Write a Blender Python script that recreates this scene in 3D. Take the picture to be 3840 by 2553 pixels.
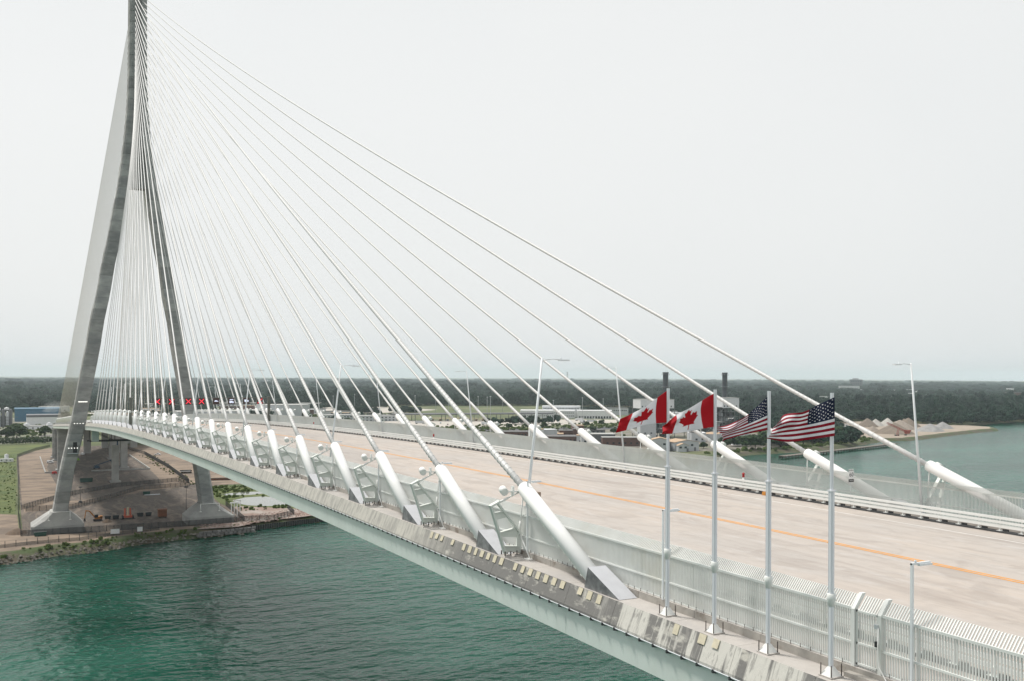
import bpy, math, random
import numpy as np
from mathutils import Vector, Matrix

random.seed(7)
R = math.radians
scene = bpy.context.scene
for o in list(bpy.data.objects):
    bpy.data.objects.remove(o, do_unlink=True)
col = scene.collection

# ------------------------------------------------------------------ camera
# metres: X runs along the bridge towards the tower, Y across the deck (away from the
# camera side), Z up from the deck at the last stay.  World = (X, -Y, Z + Z0), water at 0.
Z0 = 61.0
W = 43.3            # distance between the two outer cable lines
YAW, ROLL = 0.4767, 0.0039
cam_d = bpy.data.cameras.new('camera')
cam = bpy.data.objects.new('camera', cam_d)
col.objects.link(cam)
cam_d.sensor_width = 36.0
cam_d.lens = 36.0 * 3638.5 / 3840.0
cam_d.shift_y = 132.07 / 3840.0
cam_d.clip_start = 0.5
cam_d.clip_end = 60000
_f = Vector((math.cos(YAW), -math.sin(YAW), 0))
_r = Vector((-math.sin(YAW), -math.cos(YAW), 0))
_u = Vector((0, 0, 1))
r2 = _r * math.cos(ROLL) + _u * math.sin(ROLL)
u2 = _u * math.cos(ROLL) - _r * math.sin(ROLL)
m = Matrix.Identity(4)
for i in range(3):
    m[i][0], m[i][1], m[i][2] = r2[i], u2[i], -_f[i]
m[0][3], m[1][3], m[2][3] = -45.15, 30.07, 12.437 + Z0
cam.matrix_world = m
scene.camera = cam

# ------------------------------------------------------------------ world, sun, exposure
SUN_DIR = Vector((0.40, 0.25, 0.88)).normalized()      # towards the sun
elev = math.asin(SUN_DIR.z)
azim = math.atan2(SUN_DIR.x, SUN_DIR.y)
world = bpy.data.worlds.new('World')
scene.world = world
world.use_nodes = True
wn, wl = world.node_tree.nodes, world.node_tree.links
wn.clear()
w_out = wn.new('ShaderNodeOutputWorld')
w_bg = wn.new('ShaderNodeBackground')
w_sky = wn.new('ShaderNodeTexSky')
w_sky.sky_type = 'NISHITA'
w_sky.sun_disc = False
w_sky.sun_elevation = elev
w_sky.sun_rotation = azim
w_sky.air_density = 1.2
w_sky.dust_density = 5.0
w_sky.ozone_density = 1.0
w_hs = wn.new('ShaderNodeHueSaturation')
w_hs.inputs['Saturation'].default_value = 0.25
w_mix = wn.new('ShaderNodeMix')
w_mix.data_type = 'RGBA'
w_mix.inputs['Factor'].default_value = 0.88
w_tc = wn.new('ShaderNodeTexCoord')
w_no = wn.new('ShaderNodeTexNoise')
w_no.inputs['Scale'].default_value = 1.6
w_no.inputs['Detail'].default_value = 3
w_no.inputs['Roughness'].default_value = 0.45
w_ramp = wn.new('ShaderNodeValToRGB')
w_ramp.color_ramp.elements[0].position = 0.3
w_ramp.color_ramp.elements[0].color = (7.1, 7.3, 7.35, 1)
w_ramp.color_ramp.elements[1].position = 0.7
w_ramp.color_ramp.elements[1].color = (7.75, 7.85, 7.8, 1)
wl.new(w_tc.outputs['Generated'], w_no.inputs['Vector'])
wl.new(w_no.outputs['Fac'], w_ramp.inputs['Fac'])
wl.new(w_sky.outputs['Color'], w_hs.inputs['Color'])
wl.new(w_hs.outputs['Color'], w_mix.inputs['A'])
wl.new(w_ramp.outputs['Color'], w_mix.inputs['B'])
wl.new(w_mix.outputs['Result'], w_bg.inputs['Color'])
w_bg.inputs['Strength'].default_value = 0.11
wl.new(w_bg.outputs['Background'], w_out.inputs['Surface'])

sun_d = bpy.data.lights.new('sun', 'SUN')
sun_d.energy = 3.3
sun_d.angle = R(9)
sun_d.color = (1.0, 0.95, 0.88)
sun = bpy.data.objects.new('sun', sun_d)
col.objects.link(sun)
sun.location = (0, 0, 400)
sun.rotation_euler = SUN_DIR.to_track_quat('Z', 'Y').to_euler()

scene.view_settings.view_transform = 'Standard'
scene.view_settings.look = 'None'
scene.view_settings.gamma = 1.0
scene.view_settings.exposure = 0.12
scene.view_settings.use_curve_mapping = False
scene.render.engine = 'CYCLES'
cy = scene.cycles
cy.use_denoising = True
cy.max_bounces = 6
cy.diffuse_bounces = 3
cy.glossy_bounces = 3
cy.transparent_max_bounces = 24
cy.volume_bounces = 1
cy.use_adaptive_sampling = True
cy.adaptive_threshold = 0.01
cy.caustics_reflective = False
cy.caustics_refractive = False

# ------------------------------------------------------------------ helpers
def V(X, Y, Z):
    return Vector((X, -Y, Z + Z0))

def zd(X):
    if X <= 436:
        return -5.7761e-5 * X * X + 0.00291 * X
    return -5.7761e-5 * 436 * 436 + 0.00291 * 436 + (X - 436) * (-2 * 5.7761e-5 * 436 + 0.00291)

GR = -58.0          # ground level on the far bank
WATER = -61.0

_M = {}
def pm(name, base, rough=0.6, var=0.12, scale=0.5, stretch=(1, 1, 1), metal=0.0, bump=0.0,
       bscale=None, rnd=0.0, tint=None, tint_scale=0.1, tint_lo=0.45, tint_hi=0.62, detail=5.0):
    """procedural material: base colour, noise variation in world space, optional second colour
    in patches, optional per-object brightness change, optional fine relief"""
    if name in _M:
        return _M[name]
    mt = bpy.data.materials.new(name)
    mt.use_nodes = True
    n, l = mt.node_tree.nodes, mt.node_tree.links
    bs = n['Principled BSDF']
    bs.inputs['Roughness'].default_value = rough
    bs.inputs['Metallic'].default_value = metal
    geo = n.new('ShaderNodeNewGeometry')
    mp = n.new('ShaderNodeMapping')
    mp.inputs['Scale'].default_value = stretch
    l.new(geo.outputs['Position'], mp.inputs['Vector'])
    no = n.new('ShaderNodeTexNoise')
    no.inputs['Scale'].default_value = scale
    no.inputs['Detail'].default_value = detail
    no.inputs['Roughness'].default_value = 0.6
    l.new(mp.outputs['Vector'], no.inputs['Vector'])
    rp = n.new('ShaderNodeValToRGB')
    lo = tuple(c * (1 - var) for c in base) + (1,)
    hi = tuple(min(1, c * (1 + var)) for c in base) + (1,)
    rp.color_ramp.elements[0].position, rp.color_ramp.elements[0].color = 0.3, lo
    rp.color_ramp.elements[1].position, rp.color_ramp.elements[1].color = 0.7, hi
    l.new(no.outputs['Fac'], rp.inputs['Fac'])
    out = rp.outputs['Color']
    if tint is not None:
        n2 = n.new('ShaderNodeTexNoise')
        n2.inputs['Scale'].default_value = tint_scale
        n2.inputs['Detail'].default_value = 6
        n2.inputs['Roughness'].default_value = 0.65
        l.new(mp.outputs['Vector'], n2.inputs['Vector'])
        r2_ = n.new('ShaderNodeMapRange')
        r2_.inputs['From Min'].default_value = tint_lo
        r2_.inputs['From Max'].default_value = tint_hi
        l.new(n2.outputs['Fac'], r2_.inputs['Value'])
        mx = n.new('ShaderNodeMix')
        mx.data_type = 'RGBA'
        mx.inputs['B'].default_value = tuple(tint) + (1,)
        l.new(r2_.outputs['Result'], mx.inputs['Factor'])
        l.new(out, mx.inputs['A'])
        out = mx.outputs['Result']
    if rnd > 0:
        oi = n.new('ShaderNodeObjectInfo')
        mr = n.new('ShaderNodeMapRange')
        mr.inputs['To Min'].default_value = 1 - rnd
        mr.inputs['To Max'].default_value = 1 + rnd
        l.new(oi.outputs['Random'], mr.inputs['Value'])
        hs = n.new('ShaderNodeHueSaturation')
        l.new(mr.outputs['Result'], hs.inputs['Value'])
        l.new(out, hs.inputs['Color'])
        out = hs.outputs['Color']
    l.new(out, bs.inputs['Base Color'])
    if bump > 0:
        nb = n.new('ShaderNodeTexNoise')
        nb.inputs['Scale'].default_value = bscale or scale * 4
        nb.inputs['Detail'].default_value = 6
        l.new(mp.outputs['Vector'], nb.inputs['Vector'])
        bp = n.new('ShaderNodeBump')
        bp.inputs['Strength'].default_value = bump
        bp.inputs['Distance'].default_value = 0.2
        l.new(nb.outputs['Fac'], bp.inputs['Height'])
        l.new(bp.outputs['Normal'], bs.inputs['Normal'])
    _M[name] = mt
    return mt


class MB:
    """collects shapes in the thing's own (x, y, z) and links them as one mesh"""
    def __init__(s):
        s.v, s.f, s.sm, s.mi = [], [], [], []
        s.cur = 0
    def add(s, vs, fs, smooth=False):
        o = len(s.v)
        s.v.extend([tuple(p) for p in vs])
        for f in fs:
            s.f.append([o + i for i in f])
            s.sm.append(smooth)
            s.mi.append(s.cur)
        return s
    def bx(s, x0, x1, y0, y1, z0, z1):
        vs = [(x, y, z) for x in (x0, x1) for y in (y0, y1) for z in (z0, z1)]
        return s.add(vs, [(0, 1, 3, 2), (4, 6, 7, 5), (0, 4, 5, 1), (2, 3, 7, 6), (0, 2, 6, 4), (1, 5, 7, 3)])
    def hexa(s, b, t):
        """b, t: four corner points of the bottom and top, counter-clockwise"""
        return s.add(list(b) + list(t), [(3, 2, 1, 0), (4, 5, 6, 7), (0, 1, 5, 4), (1, 2, 6, 5), (2, 3, 7, 6), (3, 0, 4, 7)])
    def beam(s, p, q, w, h, up=(0, 0, 1)):
        p, q = Vector(p), Vector(q)
        d = (q - p).normalized()
        up = Vector(up)
        if abs(d.dot(up)) > 0.98:
            up = Vector((1, 0, 0))
        a = d.cross(up).normalized() * (w / 2)
        b = a.cross(d).normalized() * (h / 2)
        return s.hexa([p - a - b, p + a - b, p + a + b, p - a + b], [q - a - b, q + a - b, q + a + b, q - a + b])
    def tube(s, pts, rad, n=10, caps=True):
        pts = [Vector(p) for p in pts]
        rr = rad if isinstance(rad, (list, tuple)) else [rad] * len(pts)
        vs, ref = [], None
        for i, p in enumerate(pts):
            a = pts[min(i + 1, len(pts) - 1)] - pts[max(i - 1, 0)]
            if a.length < 1e-9:
                a = Vector((0, 0, 1))
            a.normalize()
            if ref is None:
                ref = Vector((0, 0, 1)) if abs(a.z) < 0.9 else Vector((1, 0, 0))
            e1 = (ref - a * ref.dot(a)).normalized()
            ref = e1
            e2 = a.cross(e1)
            for k in range(n):
                t = 2 * math.pi * k / n
                vs.append(p + (e1 * math.cos(t) + e2 * math.sin(t)) * rr[i])
        fs = []
        for i in range(len(pts) - 1):
            for k in range(n):
                k2 = (k + 1) % n
                fs.append((i * n + k, i * n + k2, (i + 1) * n + k2, (i + 1) * n + k))
        s.add(vs, fs, True)
        if caps:
            o = len(s.v) - len(vs)
            L = len(pts) - 1
            s.f.append([o + k for k in range(n)][::-1]); s.sm.append(False); s.mi.append(s.cur)
            s.f.append([o + L * n + k for k in range(n)]); s.sm.append(False); s.mi.append(s.cur)
        return s
    def cyl(s, p, q, r0, r1=None, n=12):
        return s.tube([p, q], [r0, r0 if r1 is None else r1], n)
    def prism(s, poly, axis, a, b):
        """poly in the two other axes (x,y,z order), pushed from a to b along axis"""
        def P(u, w, t):
            return {'x': (t, u, w), 'y': (u, t, w), 'z': (u, w, t)}[axis]
        n = len(poly)
        vs = [P(u, w, a) for u, w in poly] + [P(u, w, b) for u, w in poly]
        fs = [tuple(range(n))[::-1], tuple(range(n, 2 * n))]
        fs += [(i, (i + 1) % n, n + (i + 1) % n, n + i) for i in range(n)]
        return s.add(vs, fs)
    def sweep(s, prof, Xs, zf=zd, yf=None):
        """closed profile [(Y, Z)] carried along the deck line"""
        n = len(prof)
        vs = []
        for X in Xs:
            dz = zf(X)
            dy = yf(X) if yf else 0.0
            vs += [(X, y + dy, z + dz) for y, z in prof]
        fs = []
        for i in range(len(Xs) - 1):
            for k in range(n):
                k2 = (k + 1) % n
                fs.append((i * n + k, i * n + k2, (i + 1) * n + k2, (i + 1) * n + k))
        fs.append(tuple(range(n))[::-1])
        fs.append(tuple((len(Xs) - 1) * n + k for k in range(n)))
        return s.add(vs, fs)
    def lathe(s, prof, c=(0, 0, 0), n=16):
        vs = []
        for r, z in prof:
            for k in range(n):
                t = 2 * math.pi * k / n
                vs.append((c[0] + r * math.cos(t), c[1] + r * math.sin(t), c[2] + z))
        fs = []
        for i in range(len(prof) - 1):
            for k in range(n):
                k2 = (k + 1) % n
                fs.append((i * n + k, i * n + k2, (i + 1) * n + k2, (i + 1) * n + k))
        s.add(vs, fs, True)
        return s
    def mesh(s, name, mat, off=(0, 0, 0)):
        me = bpy.data.meshes.new(name)
        vs = [(x - off[0], -(y - off[1]), z - off[2]) for x, y, z in s.v]
        me.from_pydata(vs, [], [f[::-1] for f in s.f])
        for m_ in (mat if isinstance(mat, (list, tuple)) else [mat]):
            me.materials.append(m_)
        me.polygons.foreach_set('use_smooth', s.sm)
        me.polygons.foreach_set('material_index', s.mi)
        me.update()
        return me
    def build(s, name, mat, parent=None, ab=None):
        """ab: thing whose origin is subtracted (the shapes were given in bridge coordinates)"""
        off = (0, 0, 0)
        if ab is not None:
            b = ab['_o']
            off = (b[0], b[1], b[2])
        return obj(name, s.mesh(name, mat, off), parent)


def obj(name, me, parent=None, loc=None):
    o = bpy.data.objects.new(name, me)
    col.objects.link(o)
    if parent is not None:
        o.parent = parent
    if loc is not None:
        o.location = (loc[0], -loc[1], loc[2])
    return o

_ORG = {}
class Org(dict):
    pass

def tag(o, label, cat, group=None):
    o['label'] = label
    o['category'] = cat
    if group:
        o['group'] = group
    return o

def thing(name, label, cat, at=(0, 0, 0), rz=0.0, group=None):
    o = bpy.data.objects.new(name, None)
    col.objects.link(o)
    o.empty_display_size = 0.5
    o.location = V(*at)
    o.rotation_euler = (0, 0, -rz)
    tag(o, label, cat, group)
    return o

def struct(name, mb, mat):
    """a piece of the setting, shapes in bridge coordinates"""
    me = mb.mesh(name, mat, (0, 0, -Z0))
    o = bpy.data.objects.new(name, me)
    col.objects.link(o)
    o['kind'] = 'structure'
    return o

def part(mb, name, mat, parent, at=None):
    """part whose shapes were given in bridge coordinates; at = origin of the (unrotated) thing"""
    return obj(name, mb.mesh(name, mat, at or (0, 0, 0)), parent)

def copy_tree(o, at, rz=0.0, label=None, parent=None):
    c = o.copy()
    col.objects.link(c)
    if parent is None:
        c.location = V(*at)
        c.rotation_euler = (0, 0, -rz)
        if label:
            c['label'] = label
    else:
        c.parent = parent
    for ch in list(o.children):
        copy_tree(ch, None, parent=c)
    return c

# ------------------------------------------------------------------ materials
M_white = pm('white_coated_steel', (0.80, 0.80, 0.78), 0.38, 0.03, 0.8)
M_pipe = pm('white_painted_pipe', (0.85, 0.85, 0.835), 0.32, 0.025, 0.6)
M_cable = pm('white_cable_sheath', (0.56, 0.56, 0.55), 0.45, 0.04, 2.0)
M_cream = pm('weathered_cable_sheath', (0.54, 0.52, 0.46), 0.5, 0.05, 1.0)
M_fence = pm('pale_green_white_paint', (0.67, 0.69, 0.67), 0.45, 0.05, 0.9, tint=(0.62, 0.61, 0.54), tint_scale=0.25, tint_lo=0.55, tint_hi=0.9)
M_rail = pm('white_rail_paint', (0.78, 0.79, 0.77), 0.4, 0.04, 0.7)
M_brk = pm('grey_green_bracket_paint', (0.66, 0.69, 0.65), 0.5, 0.05, 1.5)
M_galv = pm('galvanised_steel', (0.55, 0.58, 0.60), 0.35, 0.06, 2.5, metal=0.35)
M_pole = pm('brushed_aluminium_pole', (0.70, 0.72, 0.76), 0.4, 0.05, 1.5, stretch=(8, 8, 0.6), metal=0.0)
M_bolt = pm('dark_rusty_bolt', (0.06, 0.045, 0.04), 0.6, 0.3, 8)
M_girder = pm('pale_mint_girder_paint', (0.64, 0.70, 0.67), 0.42, 0.05, 0.35, stretch=(1, 1, 0.35), tint=(0.56, 0.62, 0.56), tint_scale=0.22, tint_lo=0.5, tint_hi=0.85)
M_dark = pm('dark_steel', (0.045, 0.047, 0.05), 0.6, 0.25, 1.0)
M_under = pm('deck_underside', (0.16, 0.17, 0.165), 0.8, 0.15, 0.4)
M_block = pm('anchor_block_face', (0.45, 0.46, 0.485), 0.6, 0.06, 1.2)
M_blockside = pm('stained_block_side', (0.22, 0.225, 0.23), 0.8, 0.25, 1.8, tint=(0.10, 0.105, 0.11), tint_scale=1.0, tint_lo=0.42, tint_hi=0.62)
M_ledge = pm('ledge_concrete', (0.42, 0.395, 0.37), 0.75, 0.06, 1.1, tint=(0.33, 0.315, 0.31), tint_scale=0.35, tint_lo=0.5, tint_hi=0.75, bump=0.1)
M_pad = pm('pale_yellow_pad', (0.55, 0.50, 0.38), 0.7, 0.12, 5.0)
M_curb = pm('dirty_curb', (0.36, 0.34, 0.31), 0.85, 0.15, 1.5, tint=(0.16, 0.12, 0.09), tint_scale=0.9, tint_lo=0.52, tint_hi=0.72)
M_tower = pm('tower_concrete', (0.325, 0.325, 0.315), 0.85, 0.24, 0.20, stretch=(1, 1, 2.2), rnd=0.22, tint=(0.22, 0.225, 0.228), tint_scale=0.11, tint_lo=0.45, tint_hi=0.7, bump=0.15, bscale=1.2)
M_conc = pm('pale_concrete', (0.36, 0.36, 0.345), 0.85, 0.14, 0.22, tint=(0.27, 0.27, 0.265), tint_scale=0.12, tint_lo=0.45, tint_hi=0.7, bump=0.1, bscale=1.0)
M_lamp = pm('lamp_grey', (0.72, 0.75, 0.77), 0.4, 0.04, 1.0)
M_black = pm('matt_black', (0.02, 0.02, 0.022), 0.6, 0.2, 2.0)
M_red = pm('red_enamel', (0.42, 0.02, 0.02), 0.4, 0.1, 3.0)

def road_material():
    mt = bpy.data.materials.new('deck_concrete')
    mt.use_nodes = True
    n, l = mt.node_tree.nodes, mt.node_tree.links
    bs = n['Principled BSDF']
    bs.inputs['Roughness'].default_value = 0.82
    geo = n.new('ShaderNodeNewGeometry')
    def noise(scale, st, detail=5, dist=0.0, rot=0.0):
        mp = n.new('ShaderNodeMapping')
        mp.inputs['Scale'].default_value = st
        mp.inputs['Rotation'].default_value = (0, 0, rot)
        l.new(geo.outputs['Position'], mp.inputs['Vector'])
        no = n.new('ShaderNodeTexNoise')
        no.inputs['Scale'].default_value = scale
        no.inputs['Detail'].default_value = detail
        no.inputs['Roughness'].default_value = 0.62
        no.inputs['Distortion'].default_value = dist
        l.new(mp.outputs['Vector'], no.inputs['Vector'])
        return no.outputs['Fac']
    def rng(src, a, b, c=0.0, d=1.0):
        mr = n.new('ShaderNodeMapRange')
        for k, v in (('From Min', a), ('From Max', b), ('To Min', c), ('To Max', d)):
            mr.inputs[k].default_value = v
        l.new(src, mr.inputs['Value'])
        return mr.outputs['Result']
    def mix(f, a, b):
        mx = n.new('ShaderNodeMix')
        mx.data_type = 'RGBA'
        l.new(f, mx.inputs['Factor'])
        if isinstance(a, tuple): mx.inputs['A'].default_value = a + (1,)
        else: l.new(a, mx.inputs['A'])
        if isinstance(b, tuple): mx.inputs['B'].default_value = b + (1,)
        else: l.new(b, mx.inputs['B'])
        return mx.outputs['Result']
    c = mix(rng(noise(0.11, (0.5, 1, 1)), 0.35, 0.65), (0.43, 0.378, 0.335), (0.385, 0.355, 0.33))
    c = mix(rng(noise(0.5, (0.12, 1.3, 1), 6, 0.6, 0.12), 0.48, 0.74, 0, 0.5), c, (0.275, 0.238, 0.214))
    c = mix(rng(noise(0.35, (0.06, 1.0, 1), 7, 1.2, -0.2), 0.55, 0.68, 0, 0.45), c, (0.24, 0.203, 0.18))
    c = mix(rng(noise(0.9, (0.3, 1.0, 1), 6, 0.3, 0.3), 0.52, 0.75, 0, 0.8), c, (0.45, 0.43, 0.415))
    c = mix(rng(noise(0.22, (0.35, 0.8, 1), 7, 2.2, 0.7), 0.55, 0.62, 0, 0.4), c, (0.265, 0.23, 0.205))
    c = mix(rng(noise(0.8, (1, 1, 1), 7), 0.5, 0.72, 0, 0.45), c, (0.30, 0.272, 0.25))
    l.new(c, bs.inputs['Base Color'])
    bp = n.new('ShaderNodeBump')
    bp.inputs['Strength'].default_value = 0.15
    l.new(noise(6, (1, 1, 1)), bp.inputs['Height'])
    l.new(bp.outputs['Normal'], bs.inputs['Normal'])
    return mt
M_road = road_material()

def edge_material():
    """sloping edge concrete: pale grey, with dark and pale weathered bands running down the face"""
    mt = bpy.data.materials.new('weathered_edge_concrete')
    mt.use_nodes = True
    n, l = mt.node_tree.nodes, mt.node_tree.links
    bs = n['Principled BSDF']
    bs.inputs['Roughness'].default_value = 0.85
    geo = n.new('ShaderNodeNewGeometry')
    sx = n.new('ShaderNodeSeparateXYZ')
    l.new(geo.outputs['Position'], sx.inputs['Vector'])
    def noise(scale, st, detail=5):
        mp = n.new('ShaderNodeMapping')
        mp.inputs['Scale'].default_value = st
        l.new(geo.outputs['Position'], mp.inputs['Vector'])
        no = n.new('ShaderNodeTexNoise')
        no.inputs['Scale'].default_value = scale
        no.inputs['Detail'].default_value = detail
        no.inputs['Roughness'].default_value = 0.65
        l.new(mp.outputs['Vector'], no.inputs['Vector'])
        return no.outputs['Fac']
    def rng(src, a, b, c=0.0, d=1.0):
        mr = n.new('ShaderNodeMapRange')
        for k, v in (('From Min', a), ('From Max', b), ('To Min', c), ('To Max', d)):
            mr.inputs[k].default_value = v
        l.new(src, mr.inputs['Value'])
        return mr.outputs['Result']
    def mix(f, a, b):
        mx = n.new('ShaderNodeMix')
        mx.data_type = 'RGBA'
        l.new(f, mx.inputs['Factor'])
        for k, v in (('A', a), ('B', b)):
            if isinstance(v, tuple): mx.inputs[k].default_value = v + (1,)
            else: l.new(v, mx.inputs[k])
        return mx.outputs['Result']
    def mul(a, b):
        mm = n.new('ShaderNodeMath')
        mm.operation = 'MULTIPLY'
        l.new(a, mm.inputs[0]); l.new(b, mm.inputs[1])
        return mm.outputs[0]
    c = mix(rng(noise(0.8, (1, 1, 0.4)), 0.3, 0.7), (0.50, 0.48, 0.43), (0.42, 0.405, 0.37))
    c = mix(rng(noise(1.4, (1.6, 1, 0.12), 6), 0.46, 0.62, 0, 0.9), c, (0.29, 0.28, 0.26))
    # old dark coating left on the newest stretch, worn through in bands
    near = rng(sx.outputs['X'], 30, 20)
    dark = mul(near, rng(noise(0.9, (0.6, 1, 1.4), 7), 0.36, 0.46))
    c = mix(dark, c, (0.175, 0.17, 0.163))
    worn = mul(rng(sx.outputs['X'], 2, -1), rng(noise(0.62, (1.0, 0.2, 0.04), 5), 0.46, 0.505))
    c = mix(worn, c, (0.54, 0.525, 0.485))
    flake = mul(rng(sx.outputs['X'], 2, -1), rng(noise(2.2, (1.6, 1, 0.25), 8), 0.56, 0.62, 0, 0.75))
    c = mix(flake, c, (0.26, 0.25, 0.235))
    rust = mul(rng(sx.outputs['X'], 1, -3), rng(noise(0.6, (1.3, 1, 0.1), 6), 0.64, 0.72, 0, 0.8))
    c = mix(rust, c, (0.20, 0.12, 0.07))
    speck = rng(noise(3.5, (1, 1, 0.6), 7), 0.6, 0.72, 0, 0.5)
    c = mix(mul(near, speck), c, (0.33, 0.32, 0.30))
    l.new(c, bs.inputs['Base Color'])
    bp = n.new('ShaderNodeBump')
    bp.inputs['Strength'].default_value = 0.3
    bp.inputs['Distance'].default_value = 0.1
    l.new(noise(4, (1, 1, 0.5)), bp.inputs['Height'])
    l.new(bp.outputs['Normal'], bs.inputs['Normal'])
    return mt
M_edge = edge_material()

def water_material():
    mt = bpy.data.materials.new('river_water')
    mt.use_nodes = True
    n, l = mt.node_tree.nodes, mt.node_tree.links
    bs = n['Principled BSDF']
    bs.inputs['Roughness'].default_value = 0.19
    bs.inputs['IOR'].default_value = 1.27
    bs.inputs['Specular Tint'].default_value = (0.70, 0.92, 0.84, 1)
    bs.inputs['Specular IOR Level'].default_value = 0.32
    bs.subsurface_method = 'BURLEY'
    bs.inputs['Subsurface Weight'].default_value = 1.0
    bs.inputs['Subsurface Radius'].default_value = (40.0, 90.0, 70.0)
    bs.inputs['Subsurface Scale'].default_value = 1.0
    geo = n.new('ShaderNodeNewGeometry')
    def noise(scale, st, rot, detail=4, rough=0.55):
        mp = n.new('ShaderNodeMapping')
        mp.inputs['Scale'].default_value = st
        mp.inputs['Rotation'].default_value = (0, 0, rot)
        l.new(geo.outputs['Position'], mp.inputs['Vector'])
        no = n.new('ShaderNodeTexNoise')
        no.inputs['Scale'].default_value = scale
        no.inputs['Detail'].default_value = detail
        no.inputs['Roughness'].default_value = rough
        l.new(mp.outputs['Vector'], no.inputs['Vector'])
        return no.outputs['Fac']
    def math_(op, a, b):
        mm = n.new('ShaderNodeMath')
        mm.operation = op
        for i, v in enumerate((a, b)):
            if isinstance(v, (int, float)): mm.inputs[i].default_value = v
            else: l.new(v, mm.inputs[i])
        return mm.outputs[0]
    rp = n.new('ShaderNodeValToRGB')
    rp.color_ramp.elements[0].position, rp.color_ramp.elements[0].color = 0.38, (0.004, 0.046, 0.029, 1)
    rp.color_ramp.elements[1].position, rp.color_ramp.elements[1].color = 0.64, (0.015, 0.088, 0.060, 1)
    l.new(noise(0.012, (1, 0.35, 1), 0.5), rp.inputs['Fac'])
    l.new(rp.outputs['Color'], bs.inputs['Base Color'])
    far_w = math_('MULTIPLY', noise(0.05, (1, 0.4, 1), 0.5, 3, 0.55), 0.8)
    h = math_('ADD', math_('ADD', far_w, math_('MULTIPLY', noise(0.21, (1, 0.55, 1), 0.55, 2, 0.5), 0.95)),
              math_('MULTIPLY', noise(0.55, (1, 0.6, 1), 0.35, 2.5, 0.5), 0.40))
    bp = n.new('ShaderNodeBump')
    bp.inputs['Strength'].default_value = 1.0
    bp.inputs['Distance'].default_value = 1.75
    l.new(h, bp.inputs['Height'])
    l.new(bp.outputs['Normal'], bs.inputs['Normal'])
    return mt

def emit(name, colr, st):
    mt = bpy.data.materials.new(name)
    mt.use_nodes = True
    bs = mt.node_tree.nodes['Principled BSDF']
    bs.inputs['Base Color'].default_value = (0.02, 0.02, 0.02, 1)
    bs.inputs['Emission Color'].default_value = colr + (1,)
    bs.inputs['Emission Strength'].default_value = st
    return mt

def leaf_material(name, a, b, rnd=0.25):
    mt = bpy.data.materials.new(name)
    mt.use_nodes = True
    n, l = mt.node_tree.nodes, mt.node_tree.links
    bs = n['Principled BSDF']
    bs.inputs['Roughness'].default_value = 0.75
    bs.inputs['Specular IOR Level'].default_value = 0.2
    geo = n.new('ShaderNodeNewGeometry')
    oi = n.new('ShaderNodeObjectInfo')
    rp = n.new('ShaderNodeValToRGB')
    rp.color_ramp.elements[0].color = a + (1,)
    rp.color_ramp.elements[1].color = b + (1,)
    l.new(geo.outputs['Random Per Island'], rp.inputs['Fac'])
    mr = n.new('ShaderNodeMapRange')
    mr.inputs['To Min'].default_value = 1 - rnd
    mr.inputs['To Max'].default_value = 1 + rnd
    l.new(oi.outputs['Random'], mr.inputs['Value'])
    hs = n.new('ShaderNodeHueSaturation')
    l.new(mr.outputs['Result'], hs.inputs['Value'])
    l.new(rp.outputs['Color'], hs.inputs['Color'])
    l.new(hs.outputs['Color'], bs.inputs['Base Color'])
    return mt
M_leaf = leaf_material('broadleaf_foliage', (0.017, 0.038, 0.016), (0.046, 0.076, 0.028))
M_forest = leaf_material('forest_foliage', (0.006, 0.021, 0.015), (0.021, 0.050, 0.028), 0.45)
M_bush = leaf_material('bush_foliage', (0.045, 0.080, 0.018), (0.11, 0.15, 0.035))
M_bark = pm('bark', (0.10, 0.08, 0.06), 0.9, 0.3, 3.0)

# ================================================================== BRIDGE
BO = (436.0, W / 2, GR)
bridge = thing('cable_stayed_bridge', 'long white cable-stayed bridge with a grey concrete pylon standing on the far bank', 'bridge', BO)

def frange(a, b, st):
    n = max(1, int(round((b - a) / st)))
    return [a + (b - a) * i / n for i in range(n + 1)]
XE = 800.0                                   # end of the back span
XS_MAIN = frange(-130, 436, 7.5) + frange(446, XE, 12)

# --- roadway slab and markings
part(MB().sweep([(1.75, -0.6), (41.55, -0.6), (41.55, 0.05), (40.4, 0.03), (23.5, 0.30), (6.6, 0.03), (1.75, 0.05)][::-1], XS_MAIN),
     'deck_slab', [M_road], bridge, BO)
def crown(y):
    return 0.03 + 0.27 * (1 - abs(y - 23.5) / 16.9)
M_orange = pm('orange_road_paint', (0.62, 0.255, 0.02), 0.6, 0.18, 1.5, tint=(0.46, 0.33, 0.2), tint_scale=1.6, tint_lo=0.58, tint_hi=0.75)
M_wline = pm('white_road_paint', (0.68, 0.67, 0.64), 0.6, 0.15, 1.2)
def line(y, w, mat, nm):
    z = crown(y)
    part(MB().sweep([(y - w / 2, z + 0.006), (y + w / 2, z + 0.006), (y + w / 2, z + 0.010), (y - w / 2, z + 0.010)][::-1], XS_MAIN), nm, mat, bridge, BO)
line(23.29, 0.21, M_orange, 'centre_line')
line(23.71, 0.21, M_orange, 'centre_line')
line(37.2, 0.13, M_wline, 'edge_line')
line(9.8, 0.13, M_wline, 'edge_line')

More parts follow.
